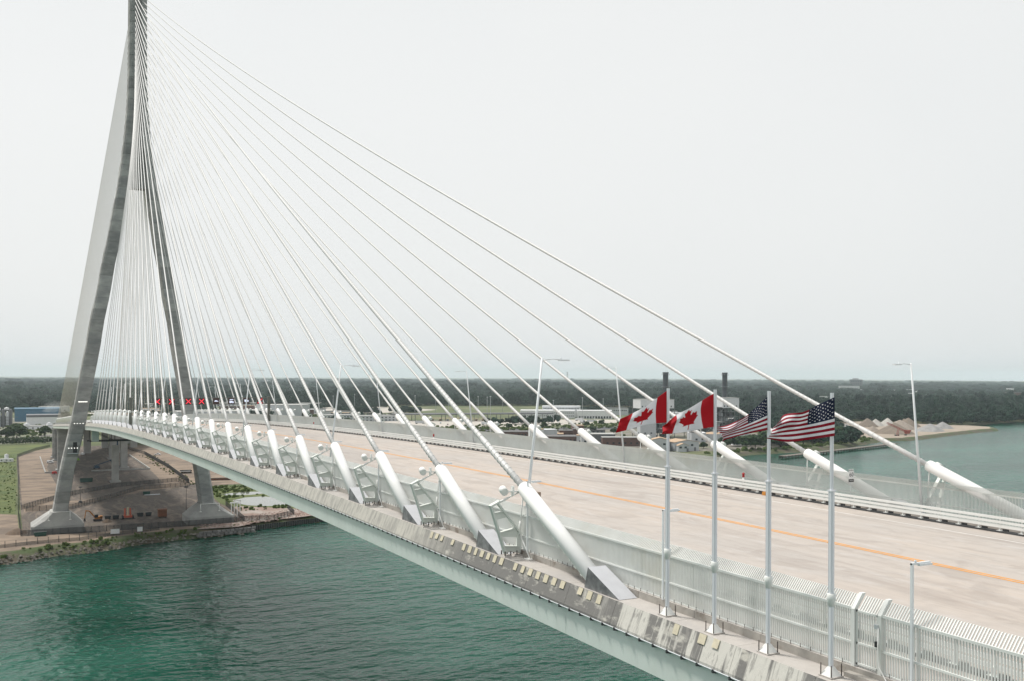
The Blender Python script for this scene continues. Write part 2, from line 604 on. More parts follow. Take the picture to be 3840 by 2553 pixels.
# --- concrete edge beams, cast in lengths with open joints
SEG = 5.0
prof_n = [(-0.15, 0.0), (1.30, 0.0), (1.30, 0.40), (1.74, 0.40), (1.74, -0.75), (-0.30, -1.35), (-0.62, -1.30), (-0.62, -1.18)]
x = -130.0
k = 0
while x < 430:
    a, b = x + 0.012, x + SEG - 0.012
    mb = MB()
    mb.sweep(prof_n[::-1], [a, (a + b) / 2, b])
    o = part(mb, 'edge_beam', [M_edge, M_ledge, M_curb], bridge, BO)
    for p in o.data.polygons:
        nz = p.normal
        if nz.z > 0.9:
            p.material_index = 1
        elif abs(nz.y) > 0.9 and p.center.z + GR - zd(x) > 0.05:
            p.material_index = 2
    x += SEG
mb = MB().sweep(prof_n[::-1], frange(430, XE, 12))
part(mb, 'edge_beam', [M_ledge], bridge, BO)
mb = MB().sweep([(W - y, z) for y, z in prof_n], XS_MAIN)
part(mb, 'edge_beam', [M_ledge], bridge, BO)

# --- pads along the top of the sloping face
pad = MB().add([(-0.24, -0.17, -0.02), (0.24, -0.17, -0.02), (0.24, -0.35, -0.46), (-0.24, -0.35, -0.46),
                (-0.24, -0.205, 0.0), (0.24, -0.205, 0.0), (0.24, -0.385, -0.46), (-0.24, -0.385, -0.46)],
               [(0, 1, 2, 3), (7, 6, 5, 4), (0, 4, 5, 1), (1, 5, 6, 2), (2, 6, 7, 3), (3, 7, 4, 0)]).mesh('pad', M_pad)
k = 0
xx = -20.0
while xx < 27:
    k += 1
    if not (-3.0 < xx < 0.6 or random.random() < (0.55 if xx < -3 else 0.06)):
        o = obj('edge_pad', pad, bridge)
        o.location = (xx - BO[0], BO[1] + 0.0, zd(xx) - BO[2])
        o.scale = (random.uniform(0.85, 1.1), 1, random.uniform(0.8, 1.1))
    xx += 1.03

# --- edge girders in lengths, conduit on brackets above them
gp = [(-0.60, -2.98), (0.10, -2.98), (0.10, -2.93), (-0.40, -2.90), (-0.40, -1.58), (-0.40, -1.50), (-0.62, -1.50), (-0.62, -1.44), (-0.05, -1.44), (-0.05, -1.50), (-0.36, -1.52), (-0.36, -2.93), (-0.60, -2.93)]
gp = [(-0.52, -1.42), (-0.05, -1.42), (-0.05, -3.0), (-0.47, -3.0), (-0.47, -1.52), (-0.52, -1.51)]
x = -130.0
while x < XE - 5:
    b = min(x + 7.5, XE)
    wide = 0.03 if abs((x + 130) % 45) < 1 else 0.008
    mb = MB().sweep(gp, [x + wide, (x + b) / 2, b])
    part(mb, 'girder_segment', M_girder, bridge, BO)
    x += 7.5
mb = MB().sweep([(W - y, z) for y, z in gp][::-1], XS_MAIN)
part(mb, 'far_girder', M_girder, bridge, BO)
cb = MB()
for y, z, r_ in ((-0.66, -1.33, 0.045), (-0.58, -1.36, 0.035)):
    cb.tube([(X, y, z + zd(X)) for X in frange(-120, 430, 10)], r_, 6)
part(cb, 'conduit', M_galv, bridge, BO)
brk = MB().bx(-0.05, 0.05, -0.74, -0.40, -1.44, -1.39).bx(-0.05, 0.05, -0.76, -0.71, -1.44, -1.27).bx(-0.16, 0.16, -0.70, -0.52, -1.43, -1.40).mesh('conduit_bracket', M_dark)
for i in range(215):
    X = -45 + i * 1.2
    o = obj('conduit_bracket', brk, bridge)
    o.location = (X - BO[0], BO[1], zd(X) - BO[2])

# --- underside: floor beams, stringers
fb = MB().bx(-0.2, 0.2, 0.05, W - 0.05, -2.5, -0.62).bx(-0.35, 0.35, 0.05, W - 0.05, -2.55, -2.5).mesh('floor_beam', M_under)
x = -126.0
while x < XE:
    o = obj('floor_beam', fb, bridge)
    o.location = (x - BO[0], BO[1], zd(x) - BO[2])
    x += 7.5

# --- pylon
LEG = [(-50, -13.5, -7.4), (-31, -10.5, -4.7), (-11, -6.4, -0.2), (0.7, -4.2, 1.6), (12.8, -2.3, 3.75), (25, 0.2, 5.9), (37, 2.0, 7.6), (49, 4.4, 10.0),
       (61.5, 6.4, 11.8), (73.5, 8.9, 14.2), (86, 10.9, 15.9), (98, 13.1, 17.6), (111, 14.9, 18.6), (123, 16.2, 19.3), (136, 17.2, 20.0), (148, 17.7, 20.3),
       (160, 17.8, 20.35), (185, 17.9, 20.4), (205, 18.0, 20.4)]
def leg(z):
    for a, b in zip(LEG, LEG[1:]):
        if a[0] <= z <= b[0]:
            t = (z - a[0]) / (b[0] - a[0])
            return a[1] + (b[1] - a[1]) * t, a[2] + (b[2] - a[2]) * t
    return LEG[-1][1:]
def depth(z):       # front and back face of the pylon along the bridge
    t = min(1, max(0, (z + 50) / 255))
    return 436 - (5.6 - 1.2 * t), 436 + (5.6 - 1.2 * t)
def ring(z, far, grow=0.0):
    yo, yi = leg(z)
    x0, x1 = depth(z)
    yo -= grow; yi += grow; x0 -= grow; x1 += grow
    c, c2 = 0.85, 0.30
    pts = [(x0 + c, yo), (x0, yo + c), (x0, yi - c2), (x0 + c2, yi), (x1 - c2, yi), (x1, yi - c2), (x1, yo + c), (x1 - c, yo)]
    if far:
        pts = [(x, W - y) for x, y in pts]
    return [(x, y, z) for x, y in pts]
LIFT = 5.1
for far in (0, 1):
    z = -50.0
    i = 0
    while z < 204:
        z1 = min(z + LIFT, 204.9)
        a, am, b, bm = ring(z, far, -0.14), ring(z + 0.12, far), ring(z1 - 0.12, far), ring(z1, far, -0.14)
        mb = MB()
        n = 8
        vs = a + am + b + bm
        fs = []
        for lev in range(3):
            for k in range(n):
                k2 = (k + 1) % n
                q = (lev * n + k, lev * n + k2, (lev + 1) * n + k2, (lev + 1) * n + k)
                fs.append(q if far else q[::-1])
        fs.append(tuple(range(n)) if not far else tuple(range(n))[::-1])
        fs.append(tuple(range(3 * n, 4 * n))[::-1] if not far else tuple(range(3 * n, 4 * n)))
        mb.add(vs, fs)
        part(mb, 'pylon_lift', M_tower, bridge, BO)
        z = z1
        i += 1
# recessed anchor wall and steel anchor boxes between the legs
mb = MB()
zs = [98.2, 104, 111, 123, 136, 148, 160, 185, 203]
vs, fs = [], []
for z in zs:
    yo, yi = leg(z)
    for xq in (433.2, 438.8):
        vs += [(xq, yi - 0.5, z), (xq, W - yi + 0.5, z)]
for i in range(len(zs) - 1):
    b = i * 4
    fs += [(b, b + 1, b + 5, b + 4), (b + 3, b + 2, b + 6, b + 7)]
fs += [(0, 2, 3, 1), ((len(zs) - 1) * 4, (len(zs) - 1) * 4 + 1, (len(zs) - 1) * 4 + 3, (len(zs) - 1) * 4 + 2)]
mb.add(vs, fs)
part(mb, 'pylon_wall', M_tower, bridge, BO)
# small service lights and an opening on the near leg
M_spot = emit('service_light', (1.0, 0.98, 0.9), 2.0)
lt = MB().bx(-0.12, 0, -0.16, 0.16, -0.16, 0.16).mesh('service_light', M_spot)
for z, ys in ((0.2, [0.2, 0.45, 0.7, 0.0]), (-9.5, [0.7, 0.85, 0.55]), (-20.5, [0.25, 0.4, 0.55, 0.7])):
    yo, yi = leg(z)
    for t in (ys if len(ys) > 4 else np.linspace(0.22, 0.8, 9 if z > 0 else 4)):
        o = obj('service_light', lt, bridge)
        o.location = (depth(z)[0] - 0.02 - BO[0], -(yo + (yi - yo) * t - BO[1]), z - BO[2])
yo, yi = leg(-20)
part(MB().bx(depth(-20)[0] - 0.05, depth(-20)[0] + 0.4, yo + 3.0, yo + 4.6, -22.6, -17.9), 'service_opening', M_black, bridge, BO)
part(MB().bx(depth(-22.8)[0] - 1.0, depth(-22.8)[0] + 0.3, yo + 0.7, yi + 0.2, -23.0, -22.75), 'service_platform', M_galv, bridge, BO)

# --- footings: stepped concrete pedestals
for far in (0, 1):
    F = (lambda p: (p[0], W - p[1], p[2])) if far else (lambda p: p)
    mb = MB()
    def rect(x0, x1, y0, y1, z, c):
        return [F(q) for q in ((x0 + c, y0, z), (x1 - c, y0, z), (x1, y0 + c, z), (x1, y1 - c, z), (x1 - c, y1, z), (x0 + c, y1, z), (x0, y1 - c, z), (x0, y0 + c, z))]
    levs = [rect(428.4, 446, -22, -0.5, -58.5, 1.2), rect(428.4, 446, -22, -0.5, -54.6, 1.2), rect(429.3, 445.2, -18.4, -3.0, -52.0, 2.2), rect(430.2, 441.8, -14.3, -6.6, -49.0, 0.9), rect(430.2, 441.8, -14.3, -6.6, -48.6, 0.9)]
    vs = sum(levs, [])
    fs = []
    for i in range(len(levs) - 1):
        for k in range(8):
            k2 = (k + 1) % 8
            q = (i * 8 + k, i * 8 + k2, (i + 1) * 8 + k2, (i + 1) * 8 + k)
            fs.append(q[::-1] if far else q)
    fs.append(tuple(32 + k for k in range(8)))
    mb.add(vs, fs)
    fo = part(mb, 'footing', M_conc, bridge, BO)
    for (x0, y0, z0, x1, y1) in ((429.6, -15.5, -51.6, 429.6, -5.6),):
        hr = MB()
        for t in (0, 1):
            a = F((429.4, -15 + 8.6 * t, -52.0)); hr.cyl(a, (a[0], a[1], a[2] + 3.4), 0.16, n=6)
            hr.bx(a[0] - 0.5, a[0] + 0.5, a[1] - 0.5, a[1] + 0.5, a[2] - 0.3, a[2])
        a, b = F((429.4, -15, -48.6)), F((429.4, -6.4, -48.6))
        hr.cyl(a, b, 0.14, n=6)
        part(hr, 'safety_rail', M_white, fo, None if False else (0, 0, 0)).location = (-BO[0], BO[1], -BO[2])

# --- approach piers behind the pylon
for (X, y0, y1, lab) in ((742, 0.5, 10.5, 0), (740, 43.6, 48.2, 0), (832, 1.5, 10.0, 0), (830, 43.0, 47.5, 0), (862, 1.2, 8.0, 0), (640, 29, 33, 0)):
    mb = MB()
    top = zd(min(X, XE)) - 3.1 - max(0, X - XE) * 0.0475 if X > 650 else -34
    mb.bx(X - 3.0, X + 3.0, y0, y1, GR - 0.5, top)
    mb.bx(X - 4.2, X + 4.2, y0 - 1.2, y1 + 1.2, GR - 0.5, GR + 0.8)
    if X > 650:
        mb.bx(X - 3.3, X + 3.3, y0 - 0.5, y1 + 0.5, top - 1.6, top)
    part(mb, 'pier', M_conc if y0 > 20 else M_tower, bridge, BO)
# approach viaduct beyond the back span, bending away
ax = frange(XE, 1140, 20)
def abend(X):
    t = max(0, X - 740)
    return t * t * 0.00085
part(MB().sweep([(-0.4, -3.0), (W + 0.4, -3.0), (W + 0.4, 0.1), (W, 1.1), (-0.1, 1.1), (-0.4, 0.1)][::-1], ax, zf=lambda X: zd(XE) - (X - XE) * 0.03, yf=lambda X: abend(X) - abend(XE)), 'approach_viaduct', M_conc, bridge, BO)
for X in (900, 960, 1020, 1080):
    part(MB().bx(X - 2, X + 2, 6 + abend(X), 12 + abend(X), GR - 0.5, zd(XE) - (X - XE) * 0.03 - 2.6).bx(X - 2, X + 2, 32 + abend(X), 38 + abend(X), GR - 0.5, zd(XE) - (X - XE) * 0.03 - 2.6), 'pier', M_conc, bridge, BO)
# maintenance traveller hanging under the deck by the pylon
mt_ = MB()
for X in (452, 470):
    for Y in (4, 14, 24, 34):
        mt_.beam((X, Y, zd(X) - 3), (X, Y, zd(X) - 8.5), 0.3, 0.3)
    mt_.beam((X, 3, zd(X) - 8.5), (X, 36, zd(X) - 8.5), 0.5, 0.7)
    for Y in (4, 14, 24):
        mt_.beam((X, Y, zd(X) - 3.2), (X, Y + 10, zd(X) - 8.4), 0.25, 0.25)
for Y in (4, 14, 24, 34):
    mt_.beam((452, Y, zd(452) - 8.5), (470, Y, zd(470) - 8.5), 0.3, 0.4)
part(mt_, 'maintenance_traveller', M_dark, bridge, BO)
part(MB().bx(427.5, 429.8, 2.2, 5.2, zd(430) - 8.2, zd(430) - 3.02), 'bearing_box', M_girder, bridge, BO)

# --- stay cables
def cable_geo(n, back):
    """base offset, pipe end, top anchor for stay n (27 = outermost)"""
    zt = 187 - 2.5 * (27 - n)
    if back:
        Xa = 482 + (n - 1) * 11.35
        sgn = 1
    else:
        Xa = 390 - (n - 1) * 15.0
        sgn = 1
    return Xa, zt

def stay(n, far, back):
    Xa, zt = cable_geo(n, back)
    dirx = -1 if back else 1
    T = Vector((436 + (4.6 if back else -4.6), W / 2 - 1.5, zt))
    L = abs(T.x - Xa)
    sag = 4.2 * (L / 417.0) ** 2
    chord = (zt - zd(Xa)) / L
    mslope = chord - 4 * sag / L
    xb = 3.75
    run = 4.05 / mslope
    PT = Vector((Xa + dirx * (xb + run), 1.46, zd(Xa) + 4.75))
    PB = Vector((Xa + dirx * xb, 0.62, zd(Xa) + 0.62))
    F = (lambda p: Vector((p[0], W - p[1], p[2]))) if far else (lambda p: Vector(p))
    # cable
    pts, rad = [], []
    N = 26
    for i in range(N + 1):
        t = i / N
        q = PT + (T - PT) * t
        q.z -= 4 * sag * t * (1 - t)
        pts.append(F(q))
    cb = MB()
    ru = 0.135 + 0.06 * n / 27 if not back else 0.10
    rs = ru + 0.035
    d0 = (pts[1] - pts[0]).normalized()
    sl_ = 7.5 if not back else 4.0
    q_ = [pts[0], pts[0] + d0 * sl_ * 0.5, pts[0] + d0 * sl_, pts[0] + d0 * (sl_ + 0.25), pts[0] + d0 * (sl_ + 0.5)]
    later = [p for p in pts[1:] if (p - pts[0]).length > sl_ + 1.5]
    cb.tube(q_ + later, [rs, rs, rs, (rs + ru) / 2, ru] + [ru] * len(later), 10)
    if not back and n >= 17:
        # helical fillet on the lower length
        maxlen = 95 if n >= 22 else 50
        acc, prev = 0.0, pts[0]
        hv, hf = [], []
        pitch, per = 0.62, 10
        path = []
        for i in range(len(pts) - 1):
            a, b = pts[i], pts[i + 1]
            sl = (b - a).length
            d = (b - a).normalized()
            e1 = d.cross(Vector((0, 0, 1))).normalized()
            e2 = e1.cross(d)
            st = pitch / per
            nst = int(sl / st)
            for j in range(nst):
                dist = acc + j * st
                if dist > maxlen:
                    break
                ang = 2 * math.pi * dist / pitch
                path.append((a + d * (j * st), e1 * math.cos(ang) + e2 * math.sin(ang), d))
            acc += sl
            if acc > maxlen:
                break
        for c, nr, d in path:
            dd = (c - pts[0]).length
            re = rs if dd < sl_ else ru
            rh = 0.035 * max(0.0, 1 - dd / maxlen) ** 0.7
            hv += [c + nr * (re - 0.01) - d * 0.045, c + nr * (re + rh) - d * 0.02, c + nr * (re + rh) + d * 0.02, c + nr * (re - 0.01) + d * 0.045]
        for i in range(len(path) - 1):
            for k in range(3):
                hf.append((i * 4 + k, i * 4 + k + 1, i * 4 + 5 + k, i * 4 + 4 + k))
        cb.add(hv, hf, False)
    co = part(cb, 'stay_cable', M_cream if back else M_cable, bridge, BO)
    def sub(mb, name, mat):
        return part(mb, name, mat, co, BO)
    # guide pipe with a rounded end cap
    d = (PT - PB).normalized()
    rp = 0.51
    p_ = [PB - d * 0.5, PT - d * 0.25, PT - d * 0.08, PT, PT + d * 0.02]
    gpp = MB().tube([F(q) for q in p_], [rp, rp, rp * 0.93, rp * 0.75, rp * 0.45], 20)
    go = sub(gpp, 'guide_pipe', M_pipe)
    if not back and n >= 22:
        fl = MB()
        side = Vector((0, -1, 0))
        for i in range(12):
            q = PB + (PT - PB) * (0.06 + 0.075 * i)
            perp = d.cross(Vector((0, 1, 0))).normalized()
            if perp.z > 0: perp = -perp
            c = q + (perp * 0.62 + side * 0.75).normalized() * (rp + 0.005)
            fl.beam(F(c - d * 0.12), F(c + d * 0.12), 0.06, 0.06)
        part(fl, 'flange_bolts', M_brk, co, BO)
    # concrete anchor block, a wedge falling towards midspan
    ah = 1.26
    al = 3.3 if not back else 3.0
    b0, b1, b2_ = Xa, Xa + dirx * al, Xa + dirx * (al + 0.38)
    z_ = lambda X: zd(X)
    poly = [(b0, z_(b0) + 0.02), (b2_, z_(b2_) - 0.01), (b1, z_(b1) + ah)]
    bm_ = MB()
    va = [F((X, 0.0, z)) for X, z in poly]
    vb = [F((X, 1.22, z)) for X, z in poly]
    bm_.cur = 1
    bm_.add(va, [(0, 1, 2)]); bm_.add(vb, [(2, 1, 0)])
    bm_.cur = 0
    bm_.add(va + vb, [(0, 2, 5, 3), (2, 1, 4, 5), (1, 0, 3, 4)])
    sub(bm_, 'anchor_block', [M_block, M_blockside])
    if back:
        return co
    # drum floodlight on a short arm outside the pipe end
    fy = -0.05
    fz = PT.z - 0.15
    fl = MB()
    c = Vector((PT.x + 0.1, fy, fz))
    fl.tube([F(c - d * 0.28), F(c + d * 0.24), F(c + d * 0.30)], [0.27, 0.27, 0.22], 14)
    fo = sub(fl, 'floodlight', M_white)
    ar = MB()
    ar.beam(F((PT.x - 0.1, 0.25, fz - 0.05)), F((PT.x - 0.1, 1.1, PT.z - 0.25)), 0.1, 0.1)
    ar.beam(F((PT.x - 0.1, 0.55, fz - 0.35)), F((PT.x - 0.1, 0.55, fz + 0.3)), 0.12, 0.3)
    part(ar, 'floodlight_arm', M_white, co, BO)
    # damper bracket: tapering plate frame leaning outwards, with two struts to the pipe end
    if n >= 13:
        X = PT.x + 0.15
        zb = zd(X)
        A, B = (0.12, 0.22), (-1.0, 3.58)              # outer chord
        Cc, D = (1.12, 0.22), (1.20, 1.62)             # inner post
        E_ = (-0.52, 3.78)
        def pt(yz, dx=0.0): return F((X + dx, yz[0], zb + yz[1]))
        br = MB()
        def lerp(a, b, t): return (a[0] + (b[0] - a[0]) * t, a[1] + (b[1] - a[1]) * t)
        hw = 0.34
        br.beam(pt(A), pt(B), hw, 0.14)
        br.beam(pt(Cc), pt(D), hw, 0.16)
        br.beam(pt(D), pt(E_), hw, 0.12)
        br.beam(pt((-1.06, 3.52)), pt((-0.36, 3.84)), hw + 0.05, 0.14)
        def onA(t): return lerp(A, B, t)
        def onI(z):
            return lerp(Cc, D, (z - Cc[1]) / (D[1] - Cc[1])) if z <= D[1] else lerp(D, E_, (z - D[1]) / (E_[1] - D[1]))
        def plate(l0, l1, r0, r1, th=0.05):
            a, b = onA(l0), onA(l1)
            c1, d1 = onI(r0), onI(r1)
            br.hexa([pt(a, -th), pt(c1, -th), pt(c1, th), pt(a, th)], [pt(b, -th), pt(d1, -th), pt(d1, th), pt(b, th)])
            br.beam(pt(b), pt(d1), hw * 0.8, 0.06)
        plate(0.02, 0.16, 0.30, 0.66)
        plate(0.36, 0.44, 1.28, 1.95)
        plate(0.70, 0.84, 2.75, 3.15)
        bo = sub(br, 'damper_bracket', M_brk)
        ft = MB()
        for yy in (0.2, 1.12):
            ft.hexa([F((X - 0.42, yy - 0.32, zb + 0.0)), F((X + 0.42, yy - 0.32, zb)), F((X + 0.42, yy + 0.3, zb)), F((X - 0.42, yy + 0.3, zb))],
                    [F((X - 0.36, yy - 0.26, zb + 0.14)), F((X + 0.36, yy - 0.26, zb + 0.14)), F((X + 0.36, yy + 0.24, zb + 0.14)), F((X - 0.36, yy + 0.24, zb + 0.14))])
        part(ft, 'bracket_foot', M_ledge, co, BO)
        bt = MB()
        for yy in (-0.02, 0.42, 0.9, 1.3):
            for dx in (-0.27, 0.27):
                bt.cyl(F((X + dx, yy, zb + 0.05)), F((X + dx, yy, zb + 0.42)), 0.045, n=5)
        part(bt, 'anchor_bolts', M_bolt, co, BO)
        stt = MB()
        e1 = Vector((PT.x - 0.1, PT.y - 0.42, PT.z - 0.3))
        stt.cyl(F((X, -0.4, zb + 3.75)), F(e1), 0.055, n=8)
        stt.cyl(F((X, -0.38, zb + 3.76)), F(Vector((X, -0.4, zb + 3.75)).lerp(e1, 0.45)), 0.085, n=8)
        e2 = Vector((PT.x - 0.1, PT.y - 0.08, PT.z - 0.46))
        stt.cyl(F((X, 1.22, zb + 1.6)), F(e2), 0.055, n=8)
        stt.cyl(F((X, 1.22, zb + 1.6)), F(Vector((X, 1.22, zb + 1.6)).lerp(e2, 0.3)), 0.09, n=8)
        stt.cyl(F((X - 0.1, 1.2, zb + 1.5)), F((X - 1.5, 1.25, zb + 0.05)), 0.05, n=6)
        stt.bx(X - 1.85, X - 1.2, *(sorted((F((0, 0.95, 0)).y, F((0, 1.28, 0)).y))), zb, zb + 0.06)
        part(stt, 'damper_strut', M_white, co, BO)
    return co

for n in range(27, 0, -1):
    for far in (0, 1):
        stay(n, far, False)
        stay(n, far, True)

# ================================================================== DECK FURNITURE
# --- tall picket fences: pickets lean in towards the road above the top rail
def picket_mb(far):
    s = -1 if far else 1
    mb = MB()
    w, dpt = (0.020, 0.026) if far else (0.024, 0.031)
    prof = [(0.0, 0.40), (0.0, 2.80), (0.42 * s, 3.32)]
    vs = []
    for (y, z) in prof:
        vs += [(-w, y - dpt, z), (w, y - dpt, z), (w, y + dpt, z), (-w, y + dpt, z)]
    fs = [(3, 2, 1, 0), (8, 9, 10, 11)]
    for i in range(2):
        for k in range(4):
            k2 = (k + 1) % 4
            fs.append((i * 4 + k, i * 4 + k2, i * 4 + 4 + k2, i * 4 + 4 + k))
    return mb.add(vs, fs)

def tall_fence(far, x_first, x_last, label, gap=None):
    Yf = W - 1.5 if far else 1.5
    o0 = (x_first, Yf, zd(x_first))
    f = thing('picket_fence', label, 'fence', o0)
    s = -1 if far else 1
    runs = [(x_first, x_last)] if not gap else [(x_first, gap[0]), (gap[1], x_last)]
    for a, b in runs:
        for y, z, w_, h_ in ((-0.06 * s, 1.36, 0.06, 0.09), (-0.06 * s, 2.80, 0.07, 0.11), (0.0, 0.44, 0.10, 0.06)):
            part(MB().sweep([(Yf + y - w_ / 2, z - h_ / 2), (Yf + y + w_ / 2, z - h_ / 2), (Yf + y + w_ / 2, z + h_ / 2), (Yf + y - w_ / 2, z + h_ / 2)][::-1], frange(a, b, 5)), 'rail', M_fence, f, o0)
    pk = picket_mb(far).mesh('picket', M_fence)
    sp = 0.13
    n = 0
    rest = MB()
    base = picket_mb(far)
    X = x_first + 0.1
    start = -27.0 if not far else 3.0
    while X < x_last:
        if not (gap and gap[0] - 0.02 < X < gap[1] + 0.02):
            if X >= start and n < 298:
                o = obj('picket', pk, f)
                o.location = (X - o0[0], 0, zd(X) - o0[2])
                n += 1
            else:
                zz = zd(X)
                rest.add([(X + vx, Yf + vy, zz + vz) for vx, vy, vz in base.v], base.f)
        X += sp if X < 330 else sp * 1.35
    o = part(rest, 'pickets_beyond', M_fence, f, o0)
    o['kind'] = 'stuff'
    # posts
    pm_ = MB()
    pm_.bx(-0.045, 0.045, -0.04, 0.04, 0.40, 2.80)
    pme = pm_.mesh('post', M_fence)
    X = x_first
    while X < x_last:
        if not far and not (gap and gap[0] - 0.5 < X < gap[1] + 0.5):
            o = obj('post', pme, f)
            o.location = (X - o0[0], -0.14 * (1 if not far else -1), zd(X) - o0[2])
        X += 4.6
    bo_ = MB()
    for i in range(150):
        X = -28 + i * 0.62
        if gap and gap[0] < X < gap[1]: continue
        bo_.cyl((X, Yf - 0.13 * s, zd(X) + 0.40), (X, Yf - 0.13 * s, zd(X) + 0.58), 0.018, n=4)
    if not far:
        o = part(bo_, 'anchor_bolts', M_bolt, f, o0)
        o['kind'] = 'stuff'
    return f
GATE = (-16.95, -15.55)
tall_fence(0, -60, 425, 'pale picket fence with inward bent top along the near deck edge behind the flagpoles', GATE)
tall_fence(1, -60, 425, 'pale see-through picket fence along the far deck edge beyond the road')
# fences of the back span, seen end-on behind the pylon
for far in (0, 1):
    Yf = W - 1.5 if far else 1.5
    o0 = (450, Yf, zd(450))
    f = thing('parapet_screen', ('near' if not far else 'far') + ' side pale parapet screen on the span behind the pylon', 'fence', o0)
    part(MB().sweep([(Yf - 0.04, 0.4), (Yf + 0.04, 0.4), (Yf + 0.04, 3.2), (Yf - 0.04, 3.2)][::-1], frange(450, XE, 10)), 'panel', M_fence, f, o0)
    part(MB().sweep([(Yf - 0.08, 3.2), (Yf + 0.08, 3.2), (Yf + 0.08, 3.32), (Yf - 0.08, 3.32)][::-1], frange(450, XE, 10)), 'top_rail', M_dark, f, o0)

# --- gate in the near fence
g0 = (GATE[1], 1.5, zd(-16))
g = thing('service_gate', 'narrow picket gate between two bent box posts in the near fence by the right flagpole', 'gate', g0)
gd = zd(-16)
for X in GATE:
    mb = MB()
    vs = []
    for y, z, t in ((0.0, 0.30, 0.11), (0.0, 2.80, 0.11), (0.46, 3.42, 0.11)):
        vs += [(X - 0.09, 1.46 + y - t, gd + z), (X + 0.09, 1.46 + y - t, gd + z), (X + 0.09, 1.46 + y + t, gd + z), (X - 0.09, 1.46 + y + t, gd + z)]
    fs = [(3, 2, 1, 0), (8, 9, 10, 11)] + [(i * 4 + k, i * 4 + (k + 1) % 4, i * 4 + 4 + (k + 1) % 4, i * 4 + 4 + k) for i in range(2) for k in range(4)]
    mb.add(vs, fs)
    part(mb, 'gate_post', M_fence, g, g0)
gl = MB()
for z in (0.50, 1.36, 2.70):
    gl.bx(GATE[0] + 0.12, GATE[1] - 0.12, 1.42, 1.48, gd + z, gd + z + 0.08)
gl.bx(GATE[0] + 0.12, GATE[0] + 0.2, 1.42, 1.48, gd + 0.5, gd + 2.78).bx(GATE[1] - 0.2, GATE[1] - 0.12, 1.42, 1.48, gd + 0.5, gd + 2.78)
go_ = part(gl, 'gate_leaf', M_fence, g, g0)
pk = picket_mb(0).mesh('picket', M_fence)
X = GATE[0] + 0.25
while X < GATE[1] - 0.15:
    o = obj('picket', pk, g)
    o.location = (X - g0[0], -0.02, 0)
    o.scale = (1, 1, 1.0)
    X += 0.13
part(MB().bx(GATE[0] + 0.05, GATE[0] + 0.2, 1.30, 1.40, gd + 1.5, gd + 1.72), 'latch', M_black, go_, g0)
part(MB().bx(GATE[0] + 0.02, GATE[0] + 0.22, 1.28, 1.38, gd + 2.25, gd + 2.42), 'door_closer', M_galv, go_, g0)
part(MB().tube([(GATE[0] + 0.0, 1.30, gd + 2.3), (GATE[0] + 0.02, 1.29, gd + 1.2), (GATE[0] - 0.05, 1.28, gd + 0.75), (GATE[0] - 0.45, 1.24, gd + 0.3), (GATE[0] - 0.6, 1.2, gd + 0.03)], 0.025, 6), 'cable', M_white, g, g0)
# step below the gate
part(MB().bx(GATE[0] - 0.1, GATE[1] + 0.1, 0.95, 1.29, gd + 0.0, gd + 0.2), 'step', M_curb, g, g0)

# --- traffic barriers: three tubes on posts bolted to a dark kerb
def barrier(Y, x0, x1, side, label):
    o0 = (x0, Y, zd(x0))
    b = thing('traffic_barrier', label, 'barrier', o0)
    Xs = frange(x0, x1, 5)
    for z in (0.52, 0.86, 1.20):
        part(MB().sweep([(Y - 0.06 + side * 0.1, z - 0.1), (Y + 0.06 + side * 0.1, z - 0.1), (Y + 0.06 + side * 0.1, z + 0.1), (Y - 0.06 + side * 0.1, z + 0.1)][::-1], Xs), 'rail', M_rail, b, o0)
    part(MB().sweep([(Y - 0.28, 0.03), (Y + 0.26, 0.03), (Y + 0.26, 0.17), (Y - 0.28, 0.17)][::-1], Xs), 'kerb', M_dark, b, o0)
    pmx = MB().bx(-0.05, 0.05, -0.02, 0.06, 0.17, 1.26).bx(-0.22, 0.22, -0.2, 0.2, 0.165, 0.19).bx(-0.04, 0.04, -0.12, 0.02, 0.19, 0.55).mesh('post', M_rail)
    plate = MB().bx(-0.75, -0.25, -0.05, 0.05, 0.20, 0.34).mesh('base_plate', M_dark)
    X = x0 + 0.5
    n = 0
    while X < x1 and n < 280:
        o = obj('post', pmx, b)
        o.location = (X - x0, 0, zd(X) - o0[2])
        o = obj('base_plate', plate, b)
        o.location = (X - x0, 0, zd(X) - o0[2])
        X += 1.9 if X < 200 else 3.8
        n += 1
    return b
barrier(40.6, -40, 424, -1, 'white triple-tube traffic barrier along the far edge of the roadway')
barrier(6.2, -40, 424, 1, 'white triple-tube traffic barrier between the near path and the roadway')

# --- road lamps leaning with the cable planes
def road_lamp(X, far, label):
    Y0 = W - 1.62 if far else 1.62
    s = -1 if far else 1
    t = thing('road_lamp', label, 'lamp', (X, Y0, zd(X) + 0.4), group='road lamps along the deck')
    H = 13.3
    L_ = 1.5 * s
    t0 = MB().tube([(0, 0, 0), (0, L_, H)], [0.13, 0.075], 8)
    t0.build('pole', M_lamp, t)
    MB().bx(-0.25, 0.25, -0.25, 0.25, -0.02, 0.06).build('base_plate', M_lamp, t)
    MB().tube([(0, L_, H - 0.15), (0, L_ + 0.9 * s, H - 0.05), (0, L_ + 1.5 * s, H - 0.12)], 0.035, 6).build('arm', M_lamp, t)
    hd = MB()
    y0, y1 = sorted((L_ + 1.35 * s, L_ + 2.15 * s))
    hd.bx(-0.17, 0.17, y0, y1, H - 0.2, H - 0.1)
    hd.lathe([(0.07, 0), (0.07, 0.12), (0.02, 0.16)], (0, L_ + 1.5 * s, H - 0.1), 8)
    hd.build('lamp_head', M_lamp, t)
    return t
LX = [14.5 + 46.8 * i for i in range(9)]
